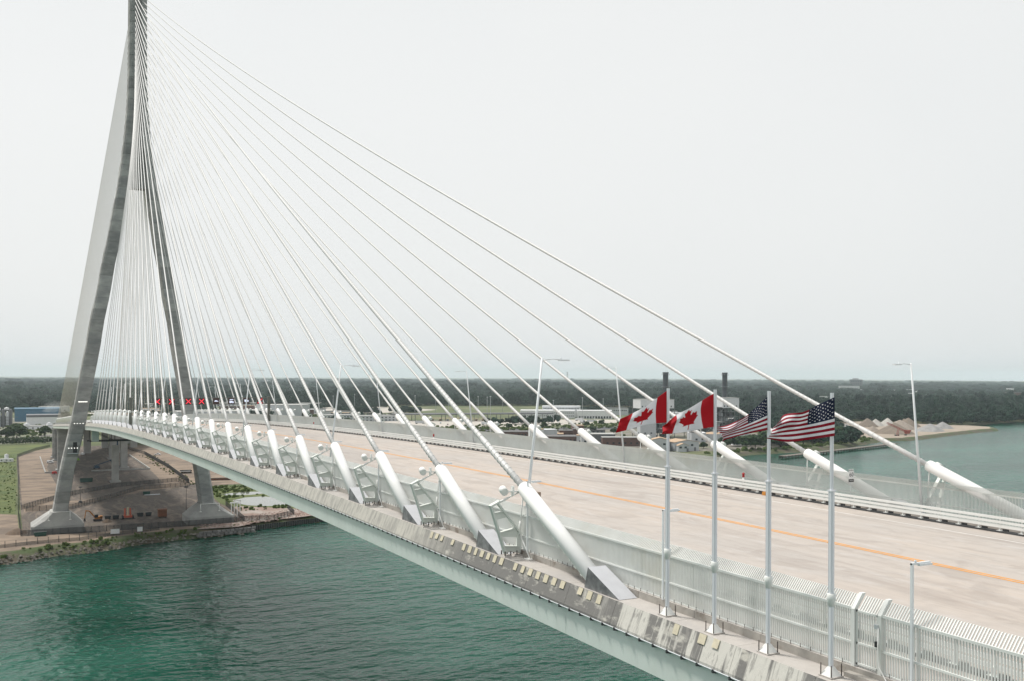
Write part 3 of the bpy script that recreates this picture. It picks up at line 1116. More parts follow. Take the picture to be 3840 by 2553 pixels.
near_names = ['near side road lamp just behind the outermost near stay, tallest of all', 'near side road lamp second from the flags', 'near side road lamp third from the flags', 'near side road lamp fourth from the flags',
              'near side road lamp fifth from the flags', 'near side road lamp sixth from the flags', 'near side road lamp seventh from the flags', 'near side road lamp eighth from the flags', 'near side road lamp nearest the pylon']
far_names = ['far side road lamp at the right, standing before the river', 'far side road lamp beside the left maple leaf flag', 'far side road lamp third from the right', 'far side road lamp fourth from the right',
             'far side road lamp fifth from the right', 'far side road lamp sixth from the right, by the sign gantry', 'far side road lamp seventh from the right', 'far side road lamp eighth from the right', 'far side road lamp nearest the pylon']
for i, X in enumerate(LX):
    road_lamp(X, 0, near_names[i])
    road_lamp(X, 1, far_names[i])

# --- short path lamps on the near fence
def path_lamp(X, label):
    t = thing('path_lamp', label, 'lamp', (X, 1.30, zd(X) + 0.4), group='path lamps on the near fence')
    MB().bx(-0.05, 0.05, -0.05, 0.05, 0, 4.85).build('pole', M_lamp, t)
    MB().bx(-0.045, 0.045, -0.05, 1.0, 4.78, 4.86).build('arm', M_lamp, t)
    MB().bx(-0.09, 0.09, 0.35, 1.05, 4.72, 4.80).build('lamp_head', M_lamp, t)
    MB().lathe([(0.05, 0), (0.05, 0.08), (0.0, 0.1)], (0, 0.18, 4.86), 8).build('photocell', M_galv, t)
pl = ['slim path lamp to the right of the rightmost flagpole', 'slim path lamp just left of the first flagpole', 'slim path lamp behind the outermost near stay pipe', 'slim path lamp behind the second near stay pipe',
      'slim path lamp behind the third near stay pipe', 'slim path lamp behind the fourth near stay pipe', 'slim path lamp behind the fifth near stay pipe', 'slim path lamp behind the seventh near stay pipe', 'slim path lamp behind the eighth near stay pipe']
for i, X in enumerate([-18.6, -2.3, 13.2, 28.4, 43.4, 58.4, 73.4, 88.4, 103.4]):
    path_lamp(X, pl[i])

# --- telescopic flagpoles
FP = [(-3.88, 'leftmost'), (-7.69, 'second from left'), (-11.47, 'third from left'), (-15.26, 'rightmost')]
def flagpole(X, label):
    t = thing('flagpole', label, 'flagpole', (X, 0.43, zd(X)), group='flagpoles on the deck edge')
    MB().hexa([(-0.30, -0.30, 0.06), (0.30, -0.30, 0.06), (0.30, 0.30, 0.06), (-0.30, 0.30, 0.06)], [(-0.10, -0.10, 0.42), (0.10, -0.10, 0.42), (0.10, 0.10, 0.42), (-0.10, 0.10, 0.42)]).build('base_shoe', M_white, t)
    MB().bx(-0.36, 0.36, -0.36, 0.36, 0.0, 0.06).build('base_plate', M_ledge, t)
    def mast(z0, z1, r_):
        mb = MB()
        q = r_ * 0.42
        poly = [(-r_, -q), (-q, -r_), (q, -r_), (r_, -q), (r_, q), (q, r_), (-q, r_), (-r_, q)]
        mb.prism(poly, 'z', z0, z1)
        for sx in (-1, 1):
            mb.bx(sx * r_ * 0.55 - 0.008, sx * r_ * 0.55 + 0.008, -r_ - 0.006, -r_ + 0.02, z0, z1)
        return mb
    mast(0.06, 3.45, 0.095).build('lower_mast', M_pole, t)
    MB().lathe([(0.10, 2.93), (0.12, 2.95), (0.185, 3.22), (0.185, 3.46), (0.12, 3.48)], n=14).build('collar', M_fence, t)
    mast(3.45, 7.75, 0.112).build('middle_mast', M_pole, t)
    MB().bx(-0.13, 0.13, -0.13, 0.13, 7.73, 7.79).build('joint_ring', M_pole, t)
    mast(7.78, 11.85, 0.070).build('upper_mast', M_pole, t)
    for sx, sy in ((-1, -1), (1, -1), (1, 1), (-1, 1)):
        MB().cyl((sx * 0.29, sy * 0.29, 0.03), (sx * 0.29, sy * 0.29, 0.55), 0.025, n=5).build('anchor_rod', M_bolt, t)
    return t
for (X, nm), lab in zip(FP, ('leftmost telescopic flagpole, flying a maple leaf flag', 'second flagpole from the left, flying a maple leaf flag with curled end', 'third flagpole from the left, flying a striped flag', 'rightmost and nearest flagpole, flying the largest striped flag')):
    flagpole(X, lab)

# --- flags: woven cloth grids, printed per face
LEAF = [(-90, 2030), (-45, 1167), (-80, 1090), (-156, 1069), (-1015, 1220), (-899, 900), (-919, 827), (-1860, 65), (-1648, -34), (-1614, -113), (-1800, -685), (-1258, -570), (-1185, -608), (-1080, -855), (-657, -401), (-560, -400), (-546, -458), (-750, -1510), (-423, -1321), (-332, -1348), (0, -2000)]
LEAF = LEAF + [(-x, y) for x, y in LEAF[::-1][1:]]
def inpoly(x, y, P):
    c = False
    j = len(P) - 1
    for i in range(len(P)):
        if (P[i][1] > y) != (P[j][1] > y) and x < (P[j][0] - P[i][0]) * (y - P[i][1]) / (P[j][1] - P[i][1]) + P[i][0]:
            c = not c
        j = i
    return c
RED, BLUE, WHITE, USR = (0.52, 0.005, 0.018), (0.009, 0.018, 0.055), (0.80, 0.80, 0.83), (0.34, 0.006, 0.026)
def maple(u, v):
    if u < 0.25 or u > 0.75:
        return RED
    x = (u - 0.5) * 9600
    y = (v - 0.5) * 4800
    return RED if inpoly(x, y, LEAF) else WHITE
STAR = []
for i in range(10):
    a = -math.pi / 2 + i * math.pi / 5
    r_ = 1.0 if i % 2 == 0 else 0.42
    STAR.append((r_ * math.cos(a), r_ * math.sin(a)))
def stripes(u, v):
    if u < 0.4 and v < 7 / 13:
        a, b = u / 0.4 * 12, v / (7 / 13) * 10
        best = None
        for j in range(1, 10):
            for i in range(1, 12):
                if (i + j) % 2 == 0 and abs(a - i) < 1 and abs(b - j) < 1:
                    x, y = (a - i) * 0.4 / 12 * 1.9, (b - j) * (7 / 13) / 10
                    if inpoly(x / 0.024, y / 0.024, STAR):
                        return WHITE
        return BLUE
    return USR if int(v * 13) % 2 == 0 else WHITE
def cloth_material():
    mt = bpy.data.materials.new('flag_cloth')
    mt.use_nodes = True
    n, l = mt.node_tree.nodes, mt.node_tree.links
    bs = n['Principled BSDF']
    bs.inputs['Roughness'].default_value = 0.8
    bs.inputs['Sheen Weight'].default_value = 0.1
    at = n.new('ShaderNodeAttribute')
    at.attribute_name = 'print'
    l.new(at.outputs['Color'], bs.inputs['Base Color'])
    tr = n.new('ShaderNodeBsdfTranslucent')
    l.new(at.outputs['Color'], tr.inputs['Color'])
    mx = n.new('ShaderNodeMixShader')
    mx.inputs['Fac'].default_value = 0.45
    l.new(bs.outputs['BSDF'], mx.inputs[1])
    l.new(tr.outputs['BSDF'], mx.inputs[2])
    l.new(mx.outputs['Shader'], n['Material Output'].inputs['Surface'])
    return mt
M_cloth = cloth_material()
def spline(pts, t):
    n = len(pts) - 1
    f = min(max(t, 0), 1) * n
    i = min(int(f), n - 1)
    f -= i
    P = lambda k: np.array(pts[min(max(k, 0), n)], float)
    p0, p1, p2, p3 = P(i - 1) if i > 0 else 2 * P(0) - P(1), P(i), P(i + 1), P(i + 2) if i + 2 <= n else 2 * P(n) - P(n - 1)
    return 0.5 * (2 * p1 + (p2 - p0) * f + (2 * p0 - 5 * p1 + 4 * p2 - p3) * f * f + (3 * p1 - p0 - 3 * p2 + p3) * f ** 3)
def flag(name, label, pole_x, top_z, rows, wave, colour, hoist_off=0.075, nu=132, nv=66):
    """rows: edge curves from the top edge to the bottom edge; each is a list of (out, up, sideways)
    metres from the top of the hoist"""
    vs, fs, cols = [], [], []
    wind = Vector((0.40, -0.80, 0)).normalized()        # the way the cloth streams, along the image to the left
    wind = Vector((math.sin(YAW), -math.cos(YAW), 0))   # bridge axes
    side = Vector((math.cos(YAW), math.sin(YAW), 0))
    hoist = wind * hoist_off + side * (-0.17 if hoist_off < 0 else 0)
    for j in range(nv + 1):
        v = j / nv
        for i in range(nu + 1):
            u = i / nu
            cs = [spline(r_, u) for r_ in rows]
            q = spline(cs, v)
            w = wave(u, v)
            p = hoist + wind * (q[0]) + side * (q[2] + w) + Vector((0, 0, q[1] + top_z))
            vs.append(p)
    for j in range(nv):
        for i in range(nu):
            a = j * (nu + 1) + i
            fs.append((a, a + 1, a + nu + 2, a + nu + 1))
            cols.append(colour((i + 0.5) / nu, (j + 0.5) / nv))
    mb = MB().add(vs, fs, True)
    me = mb.mesh(name, M_cloth)
    at = me.attributes.new('print', 'FLOAT_COLOR', 'CORNER')
    flat = np.repeat(np.array([c + (1.0,) for c in cols], 'f'), 4, axis=0)
    at.data.foreach_set('color', flat.ravel())
    o = bpy.data.objects.new(name, me)
    col.objects.link(o)
    o.location = V(pole_x, 0.43, zd(pole_x))
    sd = o.modifiers.new('thickness', 'SOLIDIFY')
    sd.thickness = 0.006
    tag(o, label, 'flag', 'flags on the deck edge')
    return o
k1 = 0.002952
def sc(L, k, x=None):
    out = []
    for i, p in enumerate(L):
        out.append((p[0] * k, -p[1] * k, (p[2] if len(p) > 2 else 0.0)))
    return out
S = math.sin
flag('maple_leaf_flag', 'red and white maple leaf flag on the leftmost pole, evenly spread', FP[0][0], 11.72,
     [sc([(0, 0), (162, 125, .12), (350, 262, .0), (592, 400, .12), (827, 505, .0)], k1),
      sc([(0, 190), (185, 275, .06), (385, 390, .06), (640, 505, .0), (835, 555, .1)], k1),
      sc([(0, 380), (195, 425, .0), (420, 515, .08), (680, 600, .08), (870, 655, -.1)], k1),
      sc([(0, 560), (192, 577, -.05), (462, 625, .1), (717, 700, .0), (897, 750, .12)], k1)],
     lambda u, v: 0.05 * u * S(10 * u - 3 * v) + 0.02 * u * S(21 * u + 6 * v), maple)
k2 = 0.00276
flag('maple_leaf_flag', 'red and white maple leaf flag on the second pole, its red fly end curled under', FP[1][0], 11.66,
     [sc([(0, 0), (195, 125, .14), (430, 262, .0), (650, 385, .12), (850, 545, -.05)], k2),
      sc([(0, 200), (225, 275, .05), (450, 375, .15), (655, 470, -.1), (880, 600, .3)], k2),
      sc([(0, 400), (218, 440, .0), (430, 530, .1), (690, 590, .08), (905, 690, -.1)], k2),
      sc([(0, 590), (195, 618, -.15), (450, 680, .15), (730, 712, .0), (900, 725, .25)], k2)],
     lambda u, v: 0.05 * u * S(9 * u - 4 * v + 1) + 0.14 * max(0, u - .7) * S(30 * u + 11 * v), maple)
k3 = 0.002557
flag('striped_star_flag', 'red and white striped flag with stars on the third pole, folded narrow', FP[2][0], 11.60,
     [sc([(0, 0), (205, 215, .25), (415, 372, .0), (685, 515, .3), (885, 535, .0)], k3),
      sc([(0, 205), (190, 330, .05), (425, 470, .25), (690, 590, -.15), (870, 600, .25)], k3),
      sc([(0, 400), (200, 475, -.1), (430, 570, .1), (720, 670, .25), (820, 690, -.2)], k3),
      sc([(0, 590), (205, 625, -.15), (435, 688, .2), (735, 762, .0), (765, 815, .3)], k3)],
     lambda u, v: 0.06 * u * S(10 * u - 4 * v + 2) + 0.03 * u * S(24 * u + 8 * v), stripes)
k4 = 0.002366
flag('striped_star_flag', 'red and white striped flag with stars on the rightmost pole, largest and most open', FP[3][0], 11.68,
     [sc([(0, 0), (280, 150, .25), (560, 262, -.1), (840, 318, .25), (1010, 470, -.1)], k4),
      sc([(0, 230), (285, 330, .05), (570, 420, .15), (850, 440, -.15), (1060, 560, .25)], k4),
      sc([(0, 460), (290, 520, -.1), (570, 580, .2), (850, 610, .1), (1120, 655, -.1)], k4),
      sc([(0, 685), (300, 722, -.15), (560, 775, .15), (850, 790, .0), (1172, 738, .2)], k4)],
     lambda u, v: 0.06 * u * S(9 * u - 3 * v + 1) + 0.06 * max(0, u - .5) * S(26 * u + 9 * v), stripes, -0.05)

# --- speed sign on the far barrier
s0 = (21.85, 40.75, zd(21.85))
sg = thing('speed_sign', 'tall white speed sign reading 60 behind the far traffic barrier', 'sign', s0)
MB().cyl((0, 0, 0.1), (0, 0, 3.7), 0.03, n=6).build('post', M_galv, sg)
MB().bx(-0.05, -0.035, -0.32, 0.32, 2.78, 3.72).build('panel', pm('sign_white', (0.78, 0.78, 0.78), 0.4, 0.02, 1), sg)
MB().bx(-0.054, -0.034, -0.33, 0.33, 2.50, 2.765).build('tab', M_black, sg)
def words(txt, size, at, mat, parent, name='lettering'):
    """flat lettering facing the near traffic (towards -X)"""
    c = bpy.data.curves.new(name, 'FONT')
    c.body = txt
    c.size = size
    c.align_x = 'CENTER'
    c.align_y = 'CENTER'
    c.extrude = 0.003
    c.resolution_u = 3
    tmp = bpy.data.objects.new('tmp', c)
    col.objects.link(tmp)
    dg = bpy.context.evaluated_depsgraph_get()
    me = bpy.data.meshes.new_from_object(tmp.evaluated_get(dg))
    bpy.data.objects.remove(tmp)
    me.materials.clear()
    me.materials.append(mat)
    o = obj(name, me, parent)
    o.location = (at[0], -at[1], at[2])
    o.rotation_euler = (R(90), 0, R(-90))
    return o
words('MAXIMUM', 0.13, (-0.058, 0, 3.60), M_black, sg)
words('60', 0.56, (-0.058, 0, 3.18), M_black, sg)
words('BEGINS', 0.15, (-0.06, 0, 2.635), pm('sign_white', (0.78, 0.78, 0.78)), sg)

# --- fire standpipes behind the far barrier
for i, (X, lab) in enumerate(((37.5, 'red-capped fire standpipe behind the far barrier, between the two right flagpoles'), (125, 'red-capped fire standpipe behind the far barrier, in the middle of the deck'), (207, 'red-capped fire standpipe behind the far barrier, nearest the sign gantry'))):
    t = thing('fire_standpipe', lab, 'hydrant', (X, 41.15, zd(X)), group='fire standpipes')
    MB().cyl((0, 0, 0.05), (0, 0, 1.45), 0.12, n=10).build('barrel', M_white, t)
    MB().lathe([(0.12, 1.45), (0.15, 1.5), (0.13, 1.75), (0.17, 1.8), (0.15, 1.9), (0.05, 1.95), (0.0, 2.0)], n=10).build('cap', M_red, t)
    for yy in (-0.3, 0.35):
        MB().cyl((0, 0, 1.15), (0.0, yy, 1.15), 0.09, n=8).cyl((0.0, yy, 1.15), (0, yy * 1.25, 1.15), 0.13, n=8).build('outlet', M_galv, t)

# --- brown electrical cabinet seen over the outermost pipe
cb0 = (19.7, 5.4, zd(19.7))
t = thing('equipment_cabinet', 'brown equipment cabinet on the near path behind the outermost near stay', 'cabinet', cb0)
Mcab = pm('brown_cabinet', (0.26, 0.19, 0.14), 0.5, 0.1, 2)
MB().bx(-0.35, 0.35, -0.35, 0.35, 0.05, 3.6).build('body', Mcab, t)
MB().bx(-0.37, -0.35, -0.05, 0.03, 0.2, 3.5).build('door_seam', M_black, t)

# --- lane control gantry
GX = 258.0
gz = zd(GX)
g0 = (GX, 1.0, gz)
gt = thing('sign_gantry', 'dark lattice sign gantry across the roadway carrying lane signals near the pylon', 'gantry', g0)
Mg = pm('gantry_grey_green', (0.15, 0.155, 0.135), 0.6, 0.15, 1)
for Y in (1.0, 41.3):
    part(MB().bx(GX - 0.38, GX + 0.38, Y - 0.38, Y + 0.38, gz + 0.3, gz + 8.9), 'post', Mg, gt, g0)
for dx in (-0.6, 0.6):
    for z in (6.7, 8.6):
        part(MB().beam((GX + dx, 1.0, gz + z), (GX + dx, 41.3, gz + z), 0.16, 0.16), 'chord', Mg, gt, g0)
ys = frange(1.5, 41, 1.95)
for i, (a, b) in enumerate(zip(ys, ys[1:])):
    za, zb_ = (6.7, 8.6) if i % 2 else (8.6, 6.7)
    part(MB().beam((GX - 0.6, a, gz + za), (GX - 0.6, b, gz + zb_), 0.09, 0.09), 'lattice_bar', Mg, gt, g0)
M_rx = emit('red_signal', (1.0, 0.03, 0.06), 2.2)
M_wx = emit('white_signal', (0.72, 0.78, 0.95), 1.1)
M_box = pm('signal_box', (0.055, 0.03, 0.028), 0.6, 0.1, 2)
BY = [8.3, 12.3, 17.1, 20.9, 25.2, 29.7, 34.2, 38.3]
ordn = ['first', 'second', 'third', 'fourth', 'fifth', 'sixth', 'seventh', 'eighth']
for i, Y in enumerate(BY):
    kind = 'X' if i in (0, 1, 2, 3, 7) else 'T'
    lab = ('lane signal box with a lit red cross, %s from the left on the gantry' if kind == 'X' else 'lane signal box with a lit white vehicle symbol, %s from the left on the gantry') % ordn[i]
    b0 = (GX - 1.0, Y, gz + 7.6)
    t = thing('lane_signal', lab, 'signal', b0, group='lane signals on the gantry')
    hs_ = MB().bx(-0.1, 0.45, -0.9, 0.9, -0.95, 0.95).build('housing', M_box, t)
    MB().bx(0.0, 0.4, -1.0, -0.9, -0.95, 0.95).build('side_panel', Mg, t)
    sy = MB()
    if kind == 'X':
        for s_ in (-1, 1):
            sy.beam((-0.13, -0.68, -0.68 * s_), (-0.13, 0.68, 0.68 * s_), 0.05, 0.2, up=(1, 0, 0))
        sy = MB()
        for s_ in (-1, 1):
            q = 0.085
            sy.add([(-0.12, -0.7 - q * s_ * 0, -0.7 * s_ - q), (-0.12, 0.7, 0.7 * s_ - q), (-0.12, 0.7, 0.7 * s_ + q), (-0.12, -0.7, -0.7 * s_ + q)], [(0, 1, 2, 3)])
        sy.build('red_cross', M_rx, hs_)
    else:
        if i == 5:
            sy.bx(-0.13, -0.11, -0.55, 0.55, 0.35, 0.6)
        if i in (5, 6):
            o_ = -0.25 if i == 5 else 0.1
            sy.bx(-0.13, -0.11, -0.6, 0.25, o_ - 0.25, o_ + 0.35).prism([(0.3, o_ - 0.25), (0.65, o_ - 0.25), (0.65, o_ + 0.02), (0.5, o_ + 0.22), (0.3, o_ + 0.22)], 'x', -0.13, -0.11)
            for yy in (-0.35, 0.42):
                sy.cyl((-0.13, yy, o_ - 0.27), (-0.11, yy, o_ - 0.27), 0.13, n=8)
        else:
            sy.prism([(-0.6, -0.1), (0.6, -0.1), (0.6, 0.05), (0.3, 0.12), (0.1, 0.3), (-0.3, 0.3), (-0.5, 0.08), (-0.6, 0.05)], 'x', -0.13, -0.11)
        sy.build('vehicle_symbol', M_wx, hs_)

# ================================================================== SETTING: river and banks
from mathutils.geometry import tessellate_polygon
rs = random.Random(11)
river = MB().add([(-9000, -12000, WATER), (3200, -12000, WATER), (3200, 16000, WATER), (-9000, 16000, WATER)], [(0, 1, 2, 3)])
river = struct('river', river, water_material())

M_ground = pm('meadow_ground', (0.085, 0.105, 0.040), 0.95, 0.25, 0.012, tint=(0.17, 0.15, 0.085), tint_scale=0.006, tint_lo=0.5, tint_hi=0.66)
M_bank = pm('muddy_bank', (0.085, 0.072, 0.050), 0.95, 0.3, 0.35, tint=(0.05, 0.075, 0.022), tint_scale=0.09, tint_lo=0.42, tint_hi=0.6, bump=0.5, bscale=1.5)
SHORE = [(-1500, -6000), (-200, -2000), (150, -1000), (300, -400), (352, -140), (370, -60), (381, -24), (388, -14), (388.5, -1), (400, 18), (406, 37), (406.5, 45), (410, 64), (419, 72),
         (431, 110), (455, 170), (520, 300), (600, 460), (655, 560), (668, 614), (667, 659), (690, 737), (735, 830), (752, 868), (744, 899), (783, 1005), (823, 1119), (842, 1190), (880, 1236),
         (933, 1240), (989, 1380), (1010, 1478), (1080, 1800), (1400, 2600), (1800, 3600), (2000, 6000), (3000, 15000)]
def fine(pts):
    out = []
    for (a, b) in zip(pts, pts[1:]):
        L = math.hypot(b[0] - a[0], b[1] - a[1])
        near = -150 < a[1] < 140
        st = 3.5 if near else (15 if L < 400 else 120)
        n = max(1, int(L / st))
        for i in range(n):
            t = i / n
            j = 0.7 if near else min(4, L / n * 0.1)
            out.append((a[0] + (b[0] - a[0]) * t + rs.uniform(-j, j), a[1] + (b[1] - a[1]) * t))
    return out + [pts[-1]]
SH = fine(SHORE)
def normals(P):
    N = []
    for i in range(len(P)):
        a, b = P[max(0, i - 2)], P[min(len(P) - 1, i + 2)]
        L = math.hypot(b[0] - a[0], b[1] - a[1]) or 1
        N.append((-(b[1] - a[1]) / L, (b[0] - a[0]) / L))
    return N
SN = normals(SH)
def off(i, d, jit=0.0):
    return SH[i][0] + SN[i][0] * d + (rs.uniform(-jit, jit) if jit else 0), SH[i][1] + SN[i][1] * d
inner = [off(i, -9.0) for i in range(len(SH))]
land = [(x, y, GR) for x, y in inner] + [(30000, 30000, GR), (34000, 0, GR), (30000, -20000, GR), (8000, -26000, GR), (-1200, -9000, GR)]
tri = tessellate_polygon([[Vector((p[0], p[1], 0)) for p in land]])
struct('ground', MB().add(land, [tuple(t)[::-1] for t in tri]), M_ground)
bk = MB()
vs, fs = [], []
for i in range(len(SH)):
    for d, z in ((4.0, -62.6), (0.4, -61.1), (-2.6, -59.9), (-5.5, -58.6), (-9.0, GR)):
        x, y = off(i, d)
        j = 0.35 if (-150 < SH[i][1] < 140 and d in (0.4, -2.6, -5.5)) else 0
        vs.append((x + rs.uniform(-j, j), y + rs.uniform(-j, j), z + rs.uniform(-j, j) * 0.7))
for i in range(len(SH) - 1):
    for k in range(4):
        fs.append((i * 5 + k, i * 5 + k + 1, i * 5 + 6 + k, i * 5 + 5 + k))
bk.add(vs, fs, False)
struct('river_bank', bk, M_bank)

def sheet(name, poly, dz, mat):
    P = [(x, y, GR + dz) for x, y in poly]
    tr = tessellate_polygon([[Vector((p[0], p[1], 0)) for p in P]])
    return struct(name, MB().add(P, [tuple(t) for t in tr]), mat)

def lot_material():  # grey-brown gravel, darkened further with the deck's shade put into the colour
    mt = bpy.data.materials.new('gravel_with_deck_shade')
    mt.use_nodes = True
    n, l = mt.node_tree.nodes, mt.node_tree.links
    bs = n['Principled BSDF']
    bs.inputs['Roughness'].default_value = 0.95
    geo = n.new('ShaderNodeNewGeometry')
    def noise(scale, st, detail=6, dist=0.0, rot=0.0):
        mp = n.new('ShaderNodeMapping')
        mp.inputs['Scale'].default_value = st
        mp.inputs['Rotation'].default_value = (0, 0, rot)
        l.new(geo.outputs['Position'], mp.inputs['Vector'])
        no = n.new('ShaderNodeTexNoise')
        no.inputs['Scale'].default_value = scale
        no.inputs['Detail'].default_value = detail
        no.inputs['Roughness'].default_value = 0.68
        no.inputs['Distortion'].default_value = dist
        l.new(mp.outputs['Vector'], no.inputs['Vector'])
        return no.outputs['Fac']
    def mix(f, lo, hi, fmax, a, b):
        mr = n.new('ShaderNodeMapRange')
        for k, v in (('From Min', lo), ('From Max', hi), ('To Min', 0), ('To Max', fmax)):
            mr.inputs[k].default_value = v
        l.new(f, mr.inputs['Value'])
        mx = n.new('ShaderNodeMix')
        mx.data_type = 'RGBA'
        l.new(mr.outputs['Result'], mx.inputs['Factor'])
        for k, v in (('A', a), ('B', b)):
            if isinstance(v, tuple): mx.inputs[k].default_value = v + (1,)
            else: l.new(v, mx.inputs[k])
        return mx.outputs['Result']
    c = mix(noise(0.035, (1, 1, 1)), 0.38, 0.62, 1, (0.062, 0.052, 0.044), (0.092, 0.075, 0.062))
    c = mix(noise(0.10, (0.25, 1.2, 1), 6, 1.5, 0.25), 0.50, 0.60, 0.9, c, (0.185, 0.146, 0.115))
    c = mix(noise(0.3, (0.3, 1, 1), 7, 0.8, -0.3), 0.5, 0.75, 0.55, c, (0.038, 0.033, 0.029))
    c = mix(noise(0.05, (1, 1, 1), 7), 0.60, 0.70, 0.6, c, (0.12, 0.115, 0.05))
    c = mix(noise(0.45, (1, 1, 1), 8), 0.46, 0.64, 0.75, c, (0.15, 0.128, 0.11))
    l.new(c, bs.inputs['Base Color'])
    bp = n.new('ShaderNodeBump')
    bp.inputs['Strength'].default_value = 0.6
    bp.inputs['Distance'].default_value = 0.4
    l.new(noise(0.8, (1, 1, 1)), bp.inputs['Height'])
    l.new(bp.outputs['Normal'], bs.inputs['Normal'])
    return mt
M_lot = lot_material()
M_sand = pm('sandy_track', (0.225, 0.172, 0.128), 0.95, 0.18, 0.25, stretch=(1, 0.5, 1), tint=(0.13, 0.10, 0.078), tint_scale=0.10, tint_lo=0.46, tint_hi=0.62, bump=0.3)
M_grass = pm('rough_grass', (0.095, 0.115, 0.030), 0.95, 0.3, 0.09, tint=(0.055, 0.085, 0.020), tint_scale=0.05, tint_lo=0.42, tint_hi=0.62, bump=0.6, bscale=0.8)
M_gravel = pm('pink_gravel', (0.25, 0.18, 0.15), 0.95, 0.3, 0.9, tint=(0.36, 0.32, 0.29), tint_scale=0.08, tint_lo=0.45, tint_hi=0.65, bump=0.8, bscale=1.6)
M_pave = pm('pale_paving', (0.42, 0.39, 0.35), 0.9, 0.1, 0.05, tint=(0.33, 0.31, 0.29), tint_scale=0.03, tint_lo=0.5, tint_hi=0.7)
M_asph = pm('asphalt', (0.065, 0.066, 0.070), 0.9, 0.15, 0.1)
M_pond = bpy.data.materials.new('still_pond_water')
M_pond.use_nodes = True
_b = M_pond.node_tree.nodes['Principled BSDF']
_b.inputs['Base Color'].default_value = (0.16, 0.17, 0.15, 1)
_b.inputs['Roughness'].default_value = 0.08

near_in = [p for p in inner if -26 < p[1] < 108]
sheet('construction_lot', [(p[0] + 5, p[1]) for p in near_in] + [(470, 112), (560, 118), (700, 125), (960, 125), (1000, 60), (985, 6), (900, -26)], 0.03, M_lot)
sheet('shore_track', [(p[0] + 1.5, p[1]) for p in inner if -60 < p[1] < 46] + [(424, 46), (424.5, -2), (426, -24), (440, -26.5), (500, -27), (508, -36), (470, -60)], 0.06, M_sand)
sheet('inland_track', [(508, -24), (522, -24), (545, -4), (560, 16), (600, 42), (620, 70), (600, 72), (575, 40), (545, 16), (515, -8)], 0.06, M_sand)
sheet('sand_yard', [(520, -24.5), (700, -24.5), (880, -24), (950, -9), (985, 4), (960, 14), (900, 2), (760, -6), (640, -4), (540, -8), (512, -4)], 0.05, M_sand)  # paler sand either side of the shade-darkened lot, keeping the sunlit ground light
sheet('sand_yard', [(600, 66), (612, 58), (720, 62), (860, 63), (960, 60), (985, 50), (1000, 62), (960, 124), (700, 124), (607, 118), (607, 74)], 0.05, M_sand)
sheet('grass_field', [(508, -140), (504, -28), (742, -26), (885, -25.5), (960, -12), (1000, 5), (1030, 8), (1030, -140)], 0.05, M_grass)
sheet('pond_meadow', [(470, 76), (500, 72), (575, 76), (592, 90), (588, 130), (470, 125), (452, 108)], 0.07, M_grass)
sheet('gravel_bank', [(414, 44), (413, 64), (424, 74), (436, 112), (452, 114), (466, 100), (486, 78), (470, 71), (430, 70), (427, 60)], 0.09, M_gravel)
sheet('pond', [(478, 93), (486, 84), (500, 79.5), (512, 82), (521, 90), (522, 100), (512, 108), (490, 109), (479, 103)], 0.12, M_pond)
sheet('pond', [(536, 82), (543, 80.5), (548, 92), (546, 104), (536, 107), (532, 95)], 0.12, M_pond)
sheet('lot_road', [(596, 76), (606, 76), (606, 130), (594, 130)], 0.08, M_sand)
# plaza, roads and parking beyond
sheet('parking_lot', [(1180, 440), (1340, 420), (1390, 520), (1350, 640), (1330, 760), (1280, 860), (1220, 860), (1170, 700), (1150, 560)], 0.1, M_pave)
sheet('parking_lot', [(1690, 420), (2000, 380), (2080, 700), (1820, 760), (1700, 640)], 0.1, M_pave)
sheet('plaza_road', [(1230, 860), (1290, 860), (1330, 960), (1400, 1060), (1380, 1100), (1260, 980)], 0.12, M_pave)
sheet('plaza_road', [(1820, 100), (1900, 90), (1880, 420), (1800, 430)], 0.1, M_pave)
sheet('works_yard', [(690, 470), (1030, 440), (1060, 800), (800, 800), (690, 640)], 0.08, pm('works_yard_ground', (0.17, 0.155, 0.13), 0.95, 0.25, 0.05, tint=(0.09, 0.11, 0.05), tint_scale=0.02, tint_lo=0.5, tint_hi=0.65))
sheet('works_road', [(1060, 430), (1120, 430), (1100, 800), (1040, 800)], 0.12, M_asph)
sheet('factory_yard', [(1060, -60), (1720, -70), (1700, 60), (1080, 40)], 0.08, pm('factory_yard_ground', (0.20, 0.19, 0.17), 0.95, 0.2, 0.04, tint=(0.10, 0.12, 0.05), tint_scale=0.015, tint_lo=0.48, tint_hi=0.6))
sheet('sand_spit', [(p[0] + 2, p[1]) for p in inner if 850 < p[1] < 1240] + [(940, 1215), (1010, 1200), (1090, 1180), (1080, 1040), (980, 900), (840, 850)], 0.1, pm('spit_sand', (0.30, 0.25, 0.20), 0.95, 0.12, 0.05, tint=(0.23, 0.19, 0.15), tint_scale=0.04, tint_lo=0.5, tint_hi=0.7))
sheet('access_road', [(2300, 60), (3300, 90), (3300, 120), (2300, 110)], 0.15, M_pave)

